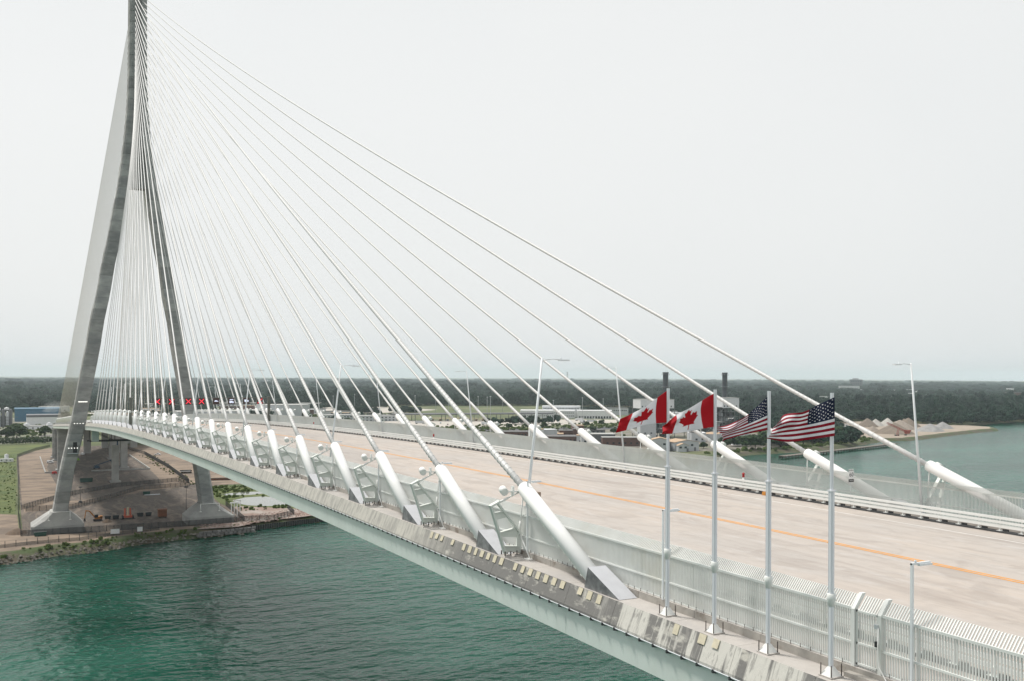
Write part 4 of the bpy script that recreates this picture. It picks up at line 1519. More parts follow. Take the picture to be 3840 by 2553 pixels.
# ------------------------------------------------------------------ vegetation builders
def leaf_ball(mb, rng, c, rx, ry, rz, n, size):
    for _ in range(n):
        while True:
            d = Vector((rng.gauss(0, 1), rng.gauss(0, 1), rng.gauss(0, 1)))
            if d.length > 0.1:
                d.normalize()
                if d.z > -0.55:
                    break
        rr = rng.uniform(0.72, 1.04)
        p = Vector((c[0] + d.x * rx * rr, c[1] + d.y * ry * rr, c[2] + d.z * rz * rr))
        nrm = (d + Vector((rng.uniform(-.7, .7), rng.uniform(-.7, .7), rng.uniform(-.3, .7)))).normalized()
        a = nrm.orthogonal().normalized()
        b = nrm.cross(a)
        t = rng.uniform(0, 6.28)
        a, b = a * math.cos(t) + b * math.sin(t), b * math.cos(t) - a * math.sin(t)
        s1, s2 = size * rng.uniform(0.6, 1.3), size * rng.uniform(0.5, 1.1)
        mb.add([p - a * s1 - b * s2 * 0.3, p + b * s2, p + a * s1 - b * s2 * 0.2, p - b * s2 * 0.9], [(0, 3, 2, 1)])

def crown_mesh(name, seed, R_, H, trunk, n, size, mat, lobes=9):
    rng = random.Random(seed)
    mb = MB()
    per = n // (lobes + 1)
    leaf_ball(mb, rng, (0, 0, trunk + H * 0.5), R_ * 0.62, R_ * 0.62, H * 0.46, per * 2, size)
    for i in range(lobes):
        a = 6.283 * i / lobes + rng.uniform(-.4, .4)
        h = trunk + H * rng.uniform(0.22, 0.78)
        q = R_ * rng.uniform(0.42, 0.66) * (1.15 - 0.5 * abs((h - trunk) / H - 0.4))
        leaf_ball(mb, rng, (q * math.cos(a), q * math.sin(a), h), R_ * rng.uniform(.34, .5), R_ * rng.uniform(.34, .5), H * rng.uniform(.16, .26), per, size)
    return mb.mesh(name, mat)

# far forest: crowns spread over the woodland, one mass
crowns = bpy.data.collections.new('forest_crowns')
for i in range(5):
    me = crown_mesh('forest_crown', 100 + i, 6.6, 12.5 + i % 3 * 1.2, 3.0, 300, 1.45, M_forest, 8)
    co_ = bpy.data.objects.new('forest_crown', me)
    crowns.objects.link(co_)
FR = [(-14, 2300), (0, 2250), (8, 2350), (20, 2260), (30, 2300), (36, 2150), (39, 1700), (42, 1400), (45, 1480), (47, 1660), (52, 1590), (55, 1760), (58, 1960), (62, 2300), (70, 3000)]
def front(ph):
    for a, b in zip(FR, FR[1:]):
        if a[0] <= ph <= b[0]:
            return a[1] + (b[1] - a[1]) * (ph - a[0]) / (b[0] - a[0])
    return 2600
CLEAR = []      # filled with (X, Y, radius) of clearings kept for buildings
def cleared(X, Y):
    for cx, cy, r_ in CLEAR:
        if (X - cx) ** 2 + (Y - cy) ** 2 < r_ * r_:
            return True
    return False
COPSE = [(1745, 560, 70, 30), (1800, 470, 60, 40), (1700, 640, 40, 30), (1960, 150, 120, 60), (2050, -60, 150, 60), (1900, -140, 120, 60), (1560, 330, 40, 18), (1880, 260, 40, 60), (1990, 620, 30, 90), (2120, 1000, 80, 60), (1640, 160, 30, 60), (1300, 380, 24, 20), (1480, 500, 20, 22), (2120, 300, 90, 60), (1220, 640, 16, 60), (1520, 960, 60, 90), (1450, 1120, 90, 80), (726, 668, 14, 52), (752, 720, 22, 40), (760, 760, 60, 34), (830, 830, 60, 50), (940, 880, 90, 70), (1640, 30, 60, 20)]
CLEAR += [(2640, 3235, 130), (3330, 3800, 110), (3365, 3660, 70), (4150, 4440, 130), (3810, 4030, 120), (2120, 3030, 80), (3050, 4300, 60), (2620, 3415, 60), (2600, 105, 60), (2800, 105, 60), (3000, 105, 60), (3300, 90, 80), (2880, 3500, 90), (2500, 2950, 70)]
pts, scl, idx, rotz = [], [], [], []
rf = random.Random(5)
r_ = 1350.0
while r_ < 15000:
    s_ = 11.5 if r_ < 2700 else (18 if r_ < 4500 else (38 if r_ < 8000 else 75))
    ph = -13.0
    dph = math.degrees(s_ / r_)
    while ph < 68:
        f_ = front(ph)
        if r_ > f_:
            a = R(ph + rf.uniform(-.4, .4) * dph)
            rr = r_ + rf.uniform(-.45, .45) * s_
            X, Y = -45 + rr * math.cos(a), -30 + rr * math.sin(a)
            urban = ph > 43 and 2750 < rr < 5700
            keep = rf.random() < (0.93 if not urban else 0.20 + 0.5 * (math.sin(X * 0.011) * math.sin(Y * 0.013) > 0.45))
            low = 0.5 + 0.5 * math.sin(X * 0.0042 + 1.3 * math.sin(Y * 0.003)) * math.cos(Y * 0.0051)
            if keep and not cleared(X, Y):
                q = s_ / 11.5
                h = (0.6 + 0.7 * rf.random() + (0.6 if rf.random() < 0.06 else 0)) * (0.72 + 0.56 * low)
                pts.append((X, -Y, GR + Z0 - 1.0))
                w_ = q * rf.uniform(0.85, 1.25)
                scl.append((w_, w_, h * (1.0 if q < 2 else 1.15)))
                idx.append(rf.randrange(5))
        ph += dph
    r_ += s_
for cx, cy, rx, ry in COPSE:
    for _ in range(int(rx * ry * math.pi / 75)):
        a, q = rf.uniform(0, 6.28), math.sqrt(rf.random())
        X, Y = cx + rx * q * math.cos(a), cy + ry * q * math.sin(a)
        w_ = rf.uniform(0.6, 1.0)
        pts.append((X, -Y, GR + Z0 - 1.2))
        scl.append((w_, w_, w_ * rf.uniform(0.7, 1.0)))
        idx.append(rf.randrange(5))
me = bpy.data.meshes.new('woodland')
me.from_pydata(pts, [], [])
at = me.attributes.new('scl', 'FLOAT_VECTOR', 'POINT')
at.data.foreach_set('vector', np.array(scl, 'f').ravel())
at = me.attributes.new('pick', 'INT', 'POINT')
at.data.foreach_set('value', np.array(idx, 'i'))
forest = bpy.data.objects.new('woodland', me)
col.objects.link(forest)
forest['kind'] = 'stuff'
tag(forest, 'broad green woodland stretching to the horizon behind the bridge', 'woodland')
def instancer(ob, coll, name):
    ng = bpy.data.node_groups.new(name, 'GeometryNodeTree')
    ng.interface.new_socket('Geometry', in_out='INPUT', socket_type='NodeSocketGeometry')
    ng.interface.new_socket('Geometry', in_out='OUTPUT', socket_type='NodeSocketGeometry')
    gi, go = ng.nodes.new('NodeGroupInput'), ng.nodes.new('NodeGroupOutput')
    ip = ng.nodes.new('GeometryNodeInstanceOnPoints')
    ci = ng.nodes.new('GeometryNodeCollectionInfo')
    ci.inputs['Collection'].default_value = coll
    ci.inputs['Separate Children'].default_value = True
    ci.inputs['Reset Children'].default_value = True
    ip.inputs['Pick Instance'].default_value = True
    a1 = ng.nodes.new('GeometryNodeInputNamedAttribute'); a1.data_type = 'FLOAT_VECTOR'; a1.inputs['Name'].default_value = 'scl'
    a2 = ng.nodes.new('GeometryNodeInputNamedAttribute'); a2.data_type = 'INT'; a2.inputs['Name'].default_value = 'pick'
    rv = ng.nodes.new('FunctionNodeRandomValue'); rv.data_type = 'FLOAT_VECTOR'
    rv.inputs[0].default_value = (0, 0, 0)
    rv.inputs[1].default_value = (0, 0, 6.283)
    L = ng.links.new
    L(gi.outputs[0], ip.inputs['Points'])
    L(ci.outputs[0], ip.inputs['Instance'])
    L(a2.outputs['Attribute'], ip.inputs['Instance Index'])
    L(a1.outputs['Attribute'], ip.inputs['Scale'])
    L(rv.outputs[0], ip.inputs['Rotation'])
    L(ip.outputs[0], go.inputs[0])
    md = ob.modifiers.new(name, 'NODES')
    md.node_group = ng
instancer(forest, crowns, 'spread_crowns')

# single trees
crown_a = [crown_mesh('crown', 40 + i, 5.0, 10.6, 1.6, 2000, 0.66, M_leaf, 13) for i in range(3)]
def trunk_mesh(seed):
    rng = random.Random(seed)
    mb = MB().tube([(0, 0, -0.3), (0.05, 0, 2.0), (0.1, 0.05, 5.0), (0, 0, 8.5)], [0.34, 0.26, 0.18, 0.05], 8)
    for i in range(6):
        a = rng.uniform(0, 6.28)
        h = rng.uniform(2.6, 5.5)
        mb.tube([(0.05, 0, h), (1.6 * math.cos(a), 1.6 * math.sin(a), h + 1.2), (3.1 * math.cos(a), 3.1 * math.sin(a), h + 2.6)], [0.12, 0.08, 0.03], 5)
    return mb.mesh('trunk', M_bark)
trunks = [trunk_mesh(i) for i in range(3)]
def tree(X, Y, h, w, label, group=None, name='broadleaf_tree'):
    i = rs.randrange(3)
    t = thing(name, label, 'tree', (X, Y, GR), rs.uniform(0, 6.28), group)
    for nm, me in (('crown', crown_a[i]), ('trunk', trunks[i])):
        o = obj(nm, me, t)
        o.scale = (w / 8.6, w / 8.6, h / 12.2)
    return t
tree(1160, -24, 17, 19, 'dark broad tree beside the factory at the left edge, left of the round one')
tree(1150, -33, 13, 14, 'smaller dark tree at the very left edge before the factory')
tree(1189, 5, 12.5, 11.5, 'lone round dark tree before the white factory, left of the pylon')
tree(699, 588, 12, 12, 'round tree standing left of the shoreline grass before the power station')
tree(684, 602, 15, 17, 'dark tree right of the white shed on the river shore')
tree(690, 618, 14, 15, 'second dark tree right of the white shed on the river shore')
tree(692, 640, 19, 20, 'tall tree behind the wooden pier, left end of the shoreline row')
tree(700, 660, 20, 22, 'tall tree behind the wooden pier, second of the shoreline row')
tree(706, 684, 18, 20, 'tall tree behind the wooden pier, third of the shoreline row')
tree(716, 706, 19, 20, 'tall tree behind the wooden pier, fourth of the shoreline row')
tree(728, 730, 17, 19, 'tall tree behind the wooden pier, fifth of the shoreline row')
tree(744, 756, 18, 20, 'tall tree behind the wooden pier, right end of the shoreline row')
tree(770, 800, 15, 17, 'tree between the shoreline row and the gravel heaps')
tree(800, 838, 14, 15, 'tree just left of the brown gravel heaps on the spit')
for i, (X, Y) in enumerate(((1105, 560), (1100, 585), (1096, 608), (1120, 690), (1128, 720), (960, 600), (952, 625))):
    tree(X, Y, 8 + i % 3, 8, 'small tree in the planted verge before the customs plaza, number %s from the left' % ordn[i])
for i, (X, Y) in enumerate(((720, 560), (716, 575))):
    tree(X, Y, 7, 7.5, ('low tree beside the right white shed of the power station', 'low leafy tree right of the white sheds at the shore')[i])
tree(1500, 395, 12, 14, 'tree before the grey warehouse wall')
tree(1598, 236, 12, 15, 'tree left of the warehouse, beside the sign gantry')
# bare tree in front of the sheds
t = thing('bare_tree', 'leafless tree standing before the left white shed of the power station', 'tree', (690, 503, GR))
rng = random.Random(3)
tm = MB().tube([(0, 0, -0.2), (0.1, 0, 3), (0, 0.1, 6)], [0.28, 0.2, 0.12], 7)
tm.build('trunk', M_bark, t)
bm_ = MB()
for i in range(16):
    a = rng.uniform(0, 6.28); h = rng.uniform(2.5, 6); l_ = rng.uniform(2.2, 4.2)
    p1 = (l_ * .5 * math.cos(a), l_ * .5 * math.sin(a), h + l_ * .5); p2 = (l_ * .8 * math.cos(a + .2), l_ * .8 * math.sin(a + .2), h + l_ * 1.1)
    bm_.tube([(0, 0, h), p1, p2], [0.09, 0.06, 0.02], 5)
    for k in range(3):
        b_ = a + rng.uniform(-1, 1)
        bm_.tube([p1, (p1[0] + math.cos(b_), p1[1] + math.sin(b_), p1[2] + 1.3)], [0.04, 0.012], 4)
bm_.build('branches', M_bark, t)

# hedges by the factory
def hedge(X, Y, L_, D, H, rz, label):
    t = thing('hedge', label, 'hedge', (X, Y, GR), rz)
    rng = random.Random(int(X + Y))
    mb = MB()
    for i in range(int(L_ / 3)):
        leaf_ball(mb, rng, (rng.uniform(-D, D) * .25, -L_ / 2 + 3 * i + 1.5, H * 0.45), D * .5, 2.6, H * rng.uniform(.45, .6), 130, 0.7)
    mb.build('foliage', M_leaf, t)
    st = MB()
    for i in range(int(L_ / 4)):
        st.cyl((0, -L_ / 2 + 4 * i + 2, -0.2), (0, -L_ / 2 + 4 * i + 2, H * .6), 0.12, n=5)
    st.build('stems', M_bark, t)
hedge(1044, -31, 24, 7, 8, 0.05, 'dark hedge at the left edge beyond the grass field')
hedge(1052, -5, 27, 7, 7.6, 0.05, 'dark hedge beyond the grass field, nearer the pylon')
hedge(712, 545, 30, 4, 3.5, 0.1, 'low hedge before the long white shed of the power station')

# scrub along the near bank and round the ponds: uncountable
bushes = bpy.data.collections.new('bush_shapes')
for i in range(3):
    mb = MB()
    rng = random.Random(70 + i)
    for k in range(4):
        leaf_ball(mb, rng, (rng.uniform(-.5, .5), rng.uniform(-.5, .5), 0.55), .6, .6, .7, 60, 0.22)
    bushes.objects.link(bpy.data.objects.new('bush_shape', mb.mesh('bush_shape', M_bush)))
pts, scl, idx = [], [], []
def bush(X, Y, z, s_):
    pts.append((X, -Y, z + Z0)); q = s_ * rs.uniform(.7, 1.2); scl.append((q, q, q * rs.uniform(.7, 1.3))); idx.append(rs.randrange(3))
for i in range(len(SH)):
    y = SH[i][1]
    if -120 < y < 44:
        for _ in range(7):
            d = rs.uniform(-9.5, -2.5)
            if rs.random() < (0.75 if (math.sin(y * 0.33) + math.sin(y * 0.13 + 1)) > -0.3 else 0.25):
                x_, y_ = off(i, d)
                bush(x_, y_ + rs.uniform(-2, 2), -58.6 + (d + 5.5) * -0.22, rs.uniform(.35, 1.0) * (1.6 if rs.random() < .08 else 1))
    elif 44 <= y < 130 and rs.random() < .3:
        x_, y_ = off(i, -6); bush(x_, y_, -58.4, rs.uniform(.6, 1.2))
    elif 540 < y < 850:
        for _ in range(5):
            x_, y_ = off(i, rs.uniform(-22, -3)); bush(x_, y_, -58.5, rs.uniform(1.4, 3.0))
PND = [(478, 93), (486, 84), (500, 79.5), (512, 82), (521, 90), (522, 100), (512, 108), (490, 109), (479, 103)]
for i in range(700):
    X, Y = rs.uniform(466, 585), rs.uniform(76, 124)
    if not (478 < X < 523 and 79 < Y < 110) and not (532 < X < 549 and 80 < Y < 108):
        bush(X, Y, GR, rs.uniform(.4, 1.1))
for i in range(1300):
    X, Y = rs.uniform(508, 900), rs.uniform(-60, -27)
    bush(X, Y, GR - 0.15, rs.uniform(.2, .55))
for i in range(120):
    bush(rs.uniform(600, 860), rs.choice((72, 75, 78)) + rs.uniform(-3, 3), GR, rs.uniform(.4, .8))
for i in range(520):
    bush(rs.uniform(1060, 1190), rs.uniform(430, 860), GR, rs.uniform(1.0, 2.6))
for i in range(260):
    bush(rs.uniform(860, 1060), rs.uniform(420, 620), GR, rs.uniform(0.8, 2.2))
for i in range(400):
    bush(rs.uniform(1400, 1900), rs.uniform(60, 440), GR, rs.uniform(1.5, 3.2))
for i in range(300):
    bush(rs.uniform(1070, 1500), rs.uniform(-70, 40), GR, rs.uniform(1.0, 2.4))
me = bpy.data.meshes.new('scrub')
me.from_pydata(pts, [], [])
at = me.attributes.new('scl', 'FLOAT_VECTOR', 'POINT'); at.data.foreach_set('vector', np.array(scl, 'f').ravel())
at = me.attributes.new('pick', 'INT', 'POINT'); at.data.foreach_set('value', np.array(idx, 'i'))
scrub = bpy.data.objects.new('scrub', me)
col.objects.link(scrub)
scrub['kind'] = 'stuff'
tag(scrub, 'low green scrub and weeds along the far bank and round the ponds', 'scrub')
instancer(scrub, bushes, 'spread_bushes')

# rocks along the waterline: uncountable
def rock(mb, rng, c, s_):
    vs = []
    for a in range(6):
        t = a * math.pi / 3 + rng.uniform(-.3, .3)
        q = rng.uniform(.75, 1.15)
        vs.append((c[0] + s_ * q * math.cos(t), c[1] + s_ * q * math.sin(t), c[2] + rng.uniform(-.15, .15) * s_))
    top = len(vs)
    for a in range(3):
        t = a * 2.094 + rng.uniform(-.4, .4)
        vs.append((c[0] + s_ * .5 * math.cos(t), c[1] + s_ * .5 * math.sin(t), c[2] + s_ * rng.uniform(.5, .8)))
    fs = [(6, 7, 8)]
    for a in range(6):
        fs.append((a, (a + 1) % 6, 6 + (a // 2)))
    for a in range(3):
        fs.append((6 + a, (2 * a + 2) % 6, 6 + (a + 1) % 3))
    mb.add(vs, fs)
M_rock = pm('shore_rock', (0.16, 0.145, 0.125), 0.9, 0.4, 0.7)
M_prock = pm('pink_rubble', (0.28, 0.20, 0.17), 0.95, 0.35, 0.8)
rk = MB()
for i in range(len(SH)):
    if -130 < SH[i][1] < 72:
        for _ in range(9):
            d = rs.uniform(-3.2, 1.2)
            x_, y_ = off(i, d)
            rock(rk, rs, (x_ + rs.uniform(-1, 1), y_ + rs.uniform(-2, 2), -60.6 - d * 0.4), rs.uniform(.35, 1.0))
o = struct('shore_rocks', rk, M_rock); o['kind'] = 'stuff'
rk = MB()
for i in range(1500):
    X, Y = rs.uniform(413, 468), rs.uniform(48, 112)
    lim = 414 + max(0, (Y - 64)) * 0.55
    if lim < X < lim + 26 and not (428 < X < 446 and Y < 66):
        rock(rk, rs, (X, Y, GR + 0.05), rs.uniform(.25, .6))
o = struct('rubble_slope', rk, M_prock); o['kind'] = 'stuff'

# squared stone blocks and sheet piling at the water's edge
M_blk = pm('quarry_block', (0.17, 0.165, 0.16), 0.9, 0.35, 0.6, rnd=0.25)
bw = thing('block_wall', 'low wall of two rows of grey stone blocks at the water by the far footing', 'wall', (407, 45, -61))
for row in range(2):
    for i in range(13):
        Y = 45.5 + i * 2.05 + row * 0.9
        X = 406.8 + (Y - 45) * 0.19 + row * 1.1
        me = MB().hexa([(-0.75, -0.92, 0), (0.75, -0.92, 0), (0.75, 0.92, 0), (-0.75, 0.92, 0)], [(-0.66, -0.82, 0.98), (0.66, -0.85, 0.98), (0.68, 0.84, 0.98), (-0.66, 0.82, 0.98)]).mesh('block', M_blk)
        o = obj('block', me, bw, (X - 407 + rs.uniform(-.15, .15), Y - 45, 0.55 + row * 1.06))
        o.rotation_euler = (0, rs.uniform(-.06, .06), rs.uniform(-.2, .2))
sp_ = thing('sheet_pile_wall', 'dark sheet pile wall holding the bank right of the stone blocks', 'wall', (419, 72, -61))
for i in range(34):
    t_ = i / 33
    X, Y = 418.5 + 13 * t_, 71.5 + 40 * t_
    mb = MB().prism([(-0.6, -0.25), (-0.3, 0.25), (0.3, 0.25), (0.6, -0.25), (0.45, -0.3), (0.2, 0.1), (-0.2, 0.1), (-0.45, -0.3)], 'z', -1.0, 2.35)
    o = obj('pile', mb.mesh('pile', M_dark), sp_, (X - 419, Y - 72, 0))
    o.rotation_euler = (0, 0, -math.pi / 2 + 0.3)

# ================================================================== THINGS ON THE FAR BANK
M_glass = pm('dark_window_glass', (0.03, 0.04, 0.05), 0.12, 0.2, 0.3)
M_bwhite = pm('white_cladding', (0.66, 0.67, 0.68), 0.6, 0.05, 0.2)
M_bgrey = pm('pale_grey_cladding', (0.46, 0.48, 0.50), 0.6, 0.06, 0.2)
M_bdark = pm('dark_grey_cladding', (0.12, 0.125, 0.135), 0.6, 0.1, 0.2)
M_blue = pm('blue_cladding', (0.045, 0.13, 0.21), 0.6, 0.08, 0.15)
M_brick = pm('brown_red_brick', (0.115, 0.066, 0.056), 0.85, 0.15, 0.3)
M_roofg = pm('grey_roof', (0.36, 0.36, 0.35), 0.85, 0.1, 0.1)
M_roofd = pm('dark_roof', (0.13, 0.125, 0.125), 0.85, 0.15, 0.1)
M_tan = pm('rusty_tan_roof', (0.42, 0.30, 0.20), 0.8, 0.15, 0.2)
M_lattice = pm('weathered_steelwork', (0.14, 0.145, 0.145), 0.7, 0.2, 0.5)
AX = math.atan2(0.459, 0.8885)     # facing the camera: turn by the view heading

def building(name, label, X, Y, w, d, h, rz, wall, roof, rows=(), ww=2.0, wh=1.4, step=4.0, cat='building', z0=0.0, parapet=0.6, side=True, ww_mat=None):
    """box building: front faces -x (the river side) with its width along y; windows in rows (z)"""
    t = thing(name, label, cat, (X, Y, GR + z0), rz)
    wo = MB().bx(0, d, -w / 2, w / 2, -0.4, h).build('wall', wall, t)
    MB().bx(-0.25, d + 0.25, -w / 2 - 0.25, w / 2 + 0.25, h, h + parapet).build('roof', roof, t)
    wm = MB().bx(-0.12, 0.1, -ww / 2, ww / 2, 0, wh).mesh('window', ww_mat or M_glass)
    for z in rows:
        n = int((w - 2) / step)
        for i in range(n):
            o = obj('window', wm, wo)
            o.location = (0, -(-(n - 1) * step / 2 + i * step), z)
    if side and rows:
        ws = MB().bx(-ww / 2, ww / 2, -0.12, 0.1, 0, wh).mesh('window', ww_mat or M_glass)
        for z in rows[:1]:
            n = int((d - 2) / step)
            for i in range(n):
                o = obj('window', ws, wo)
                o.location = (d / 2 - (n - 1) * step / 2 + i * step, w / 2, z)
    return t

_o1 = ['first', 'second', 'third', 'fourth', 'fifth', 'sixth', 'seventh', 'eighth', 'ninth', 'tenth', 'eleventh', 'twelfth', 'thirteenth', 'fourteenth', 'fifteenth', 'sixteenth', 'seventeenth', 'eighteenth', 'nineteenth']
def ORD(n):
    if n < 20:
        return _o1[n - 1]
    t, u = divmod(n, 10)
    return ['twentieth', 'thirtieth', 'fortieth'][t - 2] if u == 0 else ['twenty', 'thirty', 'forty'][t - 2] + '-' + _o1[u - 1]
H0 = 0.2
# --- factory at the left
building('factory_block', 'large blue factory block at the left edge, behind the white one', 1572, 6, 62, 60, 18.5, 0.0, M_blue, M_blue)
wb = building('factory_block', 'white factory building with dark roof edge, left of the pylon', 1412, 10, 42, 40, 12.6, 0.0, M_bwhite, M_bdark, parapet=3.0)
wl_ = building('low_store', 'low white store with tanks before the white factory', 1336, 4, 38, 14, 4.4, 0.0, M_bwhite, M_roofg, rows=(1.2,), step=6)
fp = thing('process_plant', 'dark process plant of pipes and vessels at the left edge', 'plant', (1423, -37, GR))
MB().bx(0, 20, -11, 9, -0.4, 15).build('frame_block', M_lattice, fp)
for i, yy in enumerate((-7, -2, 3, 7)):
    MB().lathe([(2.0, 0), (2.0, 19 + i % 2 * 3), (1.4, 20.4 + i % 2 * 3), (0, 21 + i % 2 * 3)], (-2.5, yy, 0), 12).build('vessel', M_bdark if i % 2 else M_bgrey, fp)
for z in (5, 9, 13):
    MB().beam((-5, -11, z), (-5, 16, z), 0.5, 0.5).build('pipe_rack', M_lattice, fp)
for yy in (-8, 2):
    MB().lathe([(0, 22), (3, 22), (3, 25), (0, 26.5)], (4, yy, 0), 12).build('white_tank', M_bwhite, fp)
for i, (X, Y) in enumerate(((1340, -12), (1342, 14))):
    t = thing('storage_tank', ('white storage tank before the white factory, left one', 'white storage tank before the white factory, right one')[i], 'tank', (X, Y, GR))
    MB().lathe([(3.2, -0.3), (3.2, 7.5), (0, 8.6)], n=16).build('shell', M_bwhite, t)
    MB().lathe([(3.3, 7.3), (3.3, 7.6), (3.2, 7.6)], n=16).build('rim', M_bgrey, t)
# steam over the factory
stm = MB()
vs, fs = [], []
for i in range(13):
    th = math.pi * i / 12
    for k in range(20):
        a = 2 * math.pi * k / 20
        q = 1 + 0.18 * math.sin(3 * a + 2 * th) + 0.14 * math.sin(5 * th + a) + 0.1 * math.sin(7 * a - 3 * th)
        vs.append((8 * q * math.sin(th) * math.cos(a), 15 * q * math.sin(th) * math.sin(a), 8 * q * math.cos(th) + 0.25 * 15 * math.sin(th) * math.sin(a)))
for i in range(12):
    for k in range(20):
        k2 = (k + 1) % 20
        fs.append((i * 20 + k, (i + 1) * 20 + k, (i + 1) * 20 + k2, i * 20 + k2))
stm.add(vs, fs, True)
sv = bpy.data.materials.new('steam')
sv.use_nodes = True
sv.node_tree.nodes.remove(sv.node_tree.nodes['Principled BSDF'])
vp = sv.node_tree.nodes.new('ShaderNodeVolumePrincipled')
vp.inputs['Density'].default_value = 0.014
vp.inputs['Color'].default_value = (0.9, 0.92, 0.94, 1)
sv.node_tree.links.new(vp.outputs[0], sv.node_tree.nodes['Material Output'].inputs['Volume'])
me = stm.mesh('steam', sv)
st_o = bpy.data.objects.new('steam', me)
col.objects.link(st_o)
st_o.location = V(1480, 24, GR + 24)
st_o['kind'] = 'stuff'
tag(st_o, 'thin white steam drifting over the white factory roof', 'steam')

# --- camper and people carriers on the site
def camper(X, Y, rz, label):
    t = thing('camper_trailer', label, 'camper', (X, Y, GR + 0.05), rz)
    MB().prism([(-5, 0.7), (5, 0.7), (5.2, 1.8), (4.8, 3.1), (-4.8, 3.1), (-5.1, 1.6)], 'x', -1.2, 1.2).build('body', M_bwhite, t)
    for yy in (-3.4, 0.2, 2.9):
        MB().bx(-1.25, -1.19, yy - 0.6, yy + 0.6, 1.7, 2.4).build('window', M_glass, t)
    for yy in (-0.9, 0.1):
        MB().cyl((-1.25, yy, 0.42), (-0.95, yy, 0.42), 0.42, n=12).build('wheel', M_black, t)
    MB().bx(-0.7, 0.7, -1.5, 0.7, 3.1, 3.5).build('roof_unit', M_bwhite, t)
    MB().beam((0, 5.0, 0.7), (0, 6.6, 0.6), 0.2, 0.15).build('drawbar', M_dark, t)
    return t
camper(826, -33, 0.1, 'white camper trailer on the grass at the left edge')
t = thing('water_tank', 'white upright tank behind the camper trailer at the left edge', 'tank', (838, -33, GR + 0.05))
MB().lathe([(1.5, 0), (1.5, 5.6), (0, 6.2)], n=16).build('shell', M_bwhite, t)
MB().lathe([(1.56, 5.4), (1.56, 5.7), (1.4, 5.7)], n=16).build('rim', M_bgrey, t)

def car(X, Y, rz, label, paint, pickup=False, cat='car'):
    t = thing('pickup_truck' if pickup else 'parked_van', label, cat, (X, Y, GR + 0.06), rz)
    if pickup:
        pr = [(-2.7, 0.5), (2.7, 0.5), (2.7, 1.05), (1.5, 1.15), (0.9, 1.85), (-0.5, 1.9), (-0.7, 1.1), (-2.7, 1.1)]
    else:
        pr = [(-2.6, 0.45), (2.6, 0.45), (2.6, 1.1), (1.9, 1.25), (1.2, 2.2), (-2.4, 2.25), (-2.6, 1.2)]
    MB().prism(pr, 'x', -0.95, 0.95).build('body', paint, t)
    MB().prism([(0.85, 1.2), (1.35, 1.2), (0.85, 1.78)] if pickup else [(1.25, 1.3), (1.8, 1.3), (1.2, 2.1)], 'x', -0.97, 0.97).build('windscreen', M_glass, t)
    MB().bx(-0.97, 0.97, -0.4, 0.75, 1.25, 1.75).build('side_window', M_glass, t)
    for yy in (-1.75, 1.7):
        for xx in (-0.98, 0.78):
            MB().cyl((xx, yy, 0.38), (xx + 0.2, yy, 0.38), 0.38, n=12).build('wheel', M_black, t)
    return t
M_wcar = pm('white_car_paint', (0.75, 0.75, 0.76), 0.25, 0.03, 1)
car(853, 84.5, 0.3, 'white pickup truck parked on the dirt right of the piers', M_wcar, True, 'truck')
car(806, -2, 0.5, 'white van parked behind the near pier', M_wcar, False, 'van')
car(880, 26, -1.2, 'white van parked far under the deck between the piers', M_wcar, False, 'van')
car(884, 20, -1.2, 'second white van parked far under the deck beside the first', M_wcar, False, 'van')

# --- site skips, bins and boxes
def skip(X, Y, rz, L_, Wd, H, label, mat, ribs=True):
    t = thing('skip_container', label, 'container', (X, Y, GR + 0.06), rz)
    tpr = [(-L_ / 2 + 0.3, 0.1), (L_ / 2 - 0.3, 0.1), (L_ / 2, H), (-L_ / 2, H)]
    MB().prism(tpr, 'x', -Wd / 2, Wd / 2).build('shell', mat, t)
    MB().bx(-Wd / 2 + 0.15, Wd / 2 - 0.15, -L_ / 2 + 0.2, L_ / 2 - 0.2, H, H + 0.02).build('opening', M_black, t)
    rb = MB()
    for i in range(int(L_ / 0.9)):
        yy = -L_ / 2 + 0.6 + i * 0.9
        rb.bx(-Wd / 2 - 0.1, -Wd / 2, yy - 0.06, yy + 0.06, 0.2, H)
    rb.bx(-Wd / 2 - 0.12, -Wd / 2, -L_ / 2, L_ / 2, H - 0.15, H + 0.05)
    rb.build('ribs', mat, t)
    return t
M_gskip = pm('green_skip_paint', (0.012, 0.062, 0.045), 0.55, 0.2, 1)
M_bskip = pm('black_bin_paint', (0.022, 0.026, 0.03), 0.5, 0.2, 1)
skip(647, 14, 0.0, 7.8, 2.6, 2.6, 'long green skip in the middle of the lot, behind the near pylon leg', M_gskip)
skip(560, 41, 0.1, 4.2, 2.2, 1.9, 'small green skip standing beside grey pipes on the lot', M_gskip)
skip(424.5, -18.5, 0.0, 5.0, 2.2, 1.8, 'dark green skip on the track before the near footing', M_gskip)
for i, (X, Y) in enumerate(((464, 12.0), (464, 15.6), (468, 27.2), (468.6, 31.2))):
    skip(X, Y, 0.05, 3.0, 2.2, 1.8, 'black bin on the lot between the footings, %s from the left' % ordn[i], M_bskip)
t = thing('rusty_tank_box', 'rust brown steel box on skids near the far footing', 'box', (460, 36.6, GR + 0.06))
M_rust = pm('rust_brown', (0.20, 0.085, 0.045), 0.8, 0.2, 1)
MB().bx(-1.6, 1.6, -2.0, 2.0, 0.5, 3.9).build('body', M_rust, t)
MB().bx(-1.8, 1.8, -2.2, 2.2, 3.9, 4.1).build('lid', M_rust, t)
for yy in (-1.5, 1.5):
    MB().bx(-1.8, 1.8, yy - 0.2, yy + 0.2, 0, 0.5).build('skid', M_dark, t)
t = thing('air_compressor', 'red compressor on wheels beside the near pier', 'compressor', (710, -2.6, GR + 0.06))
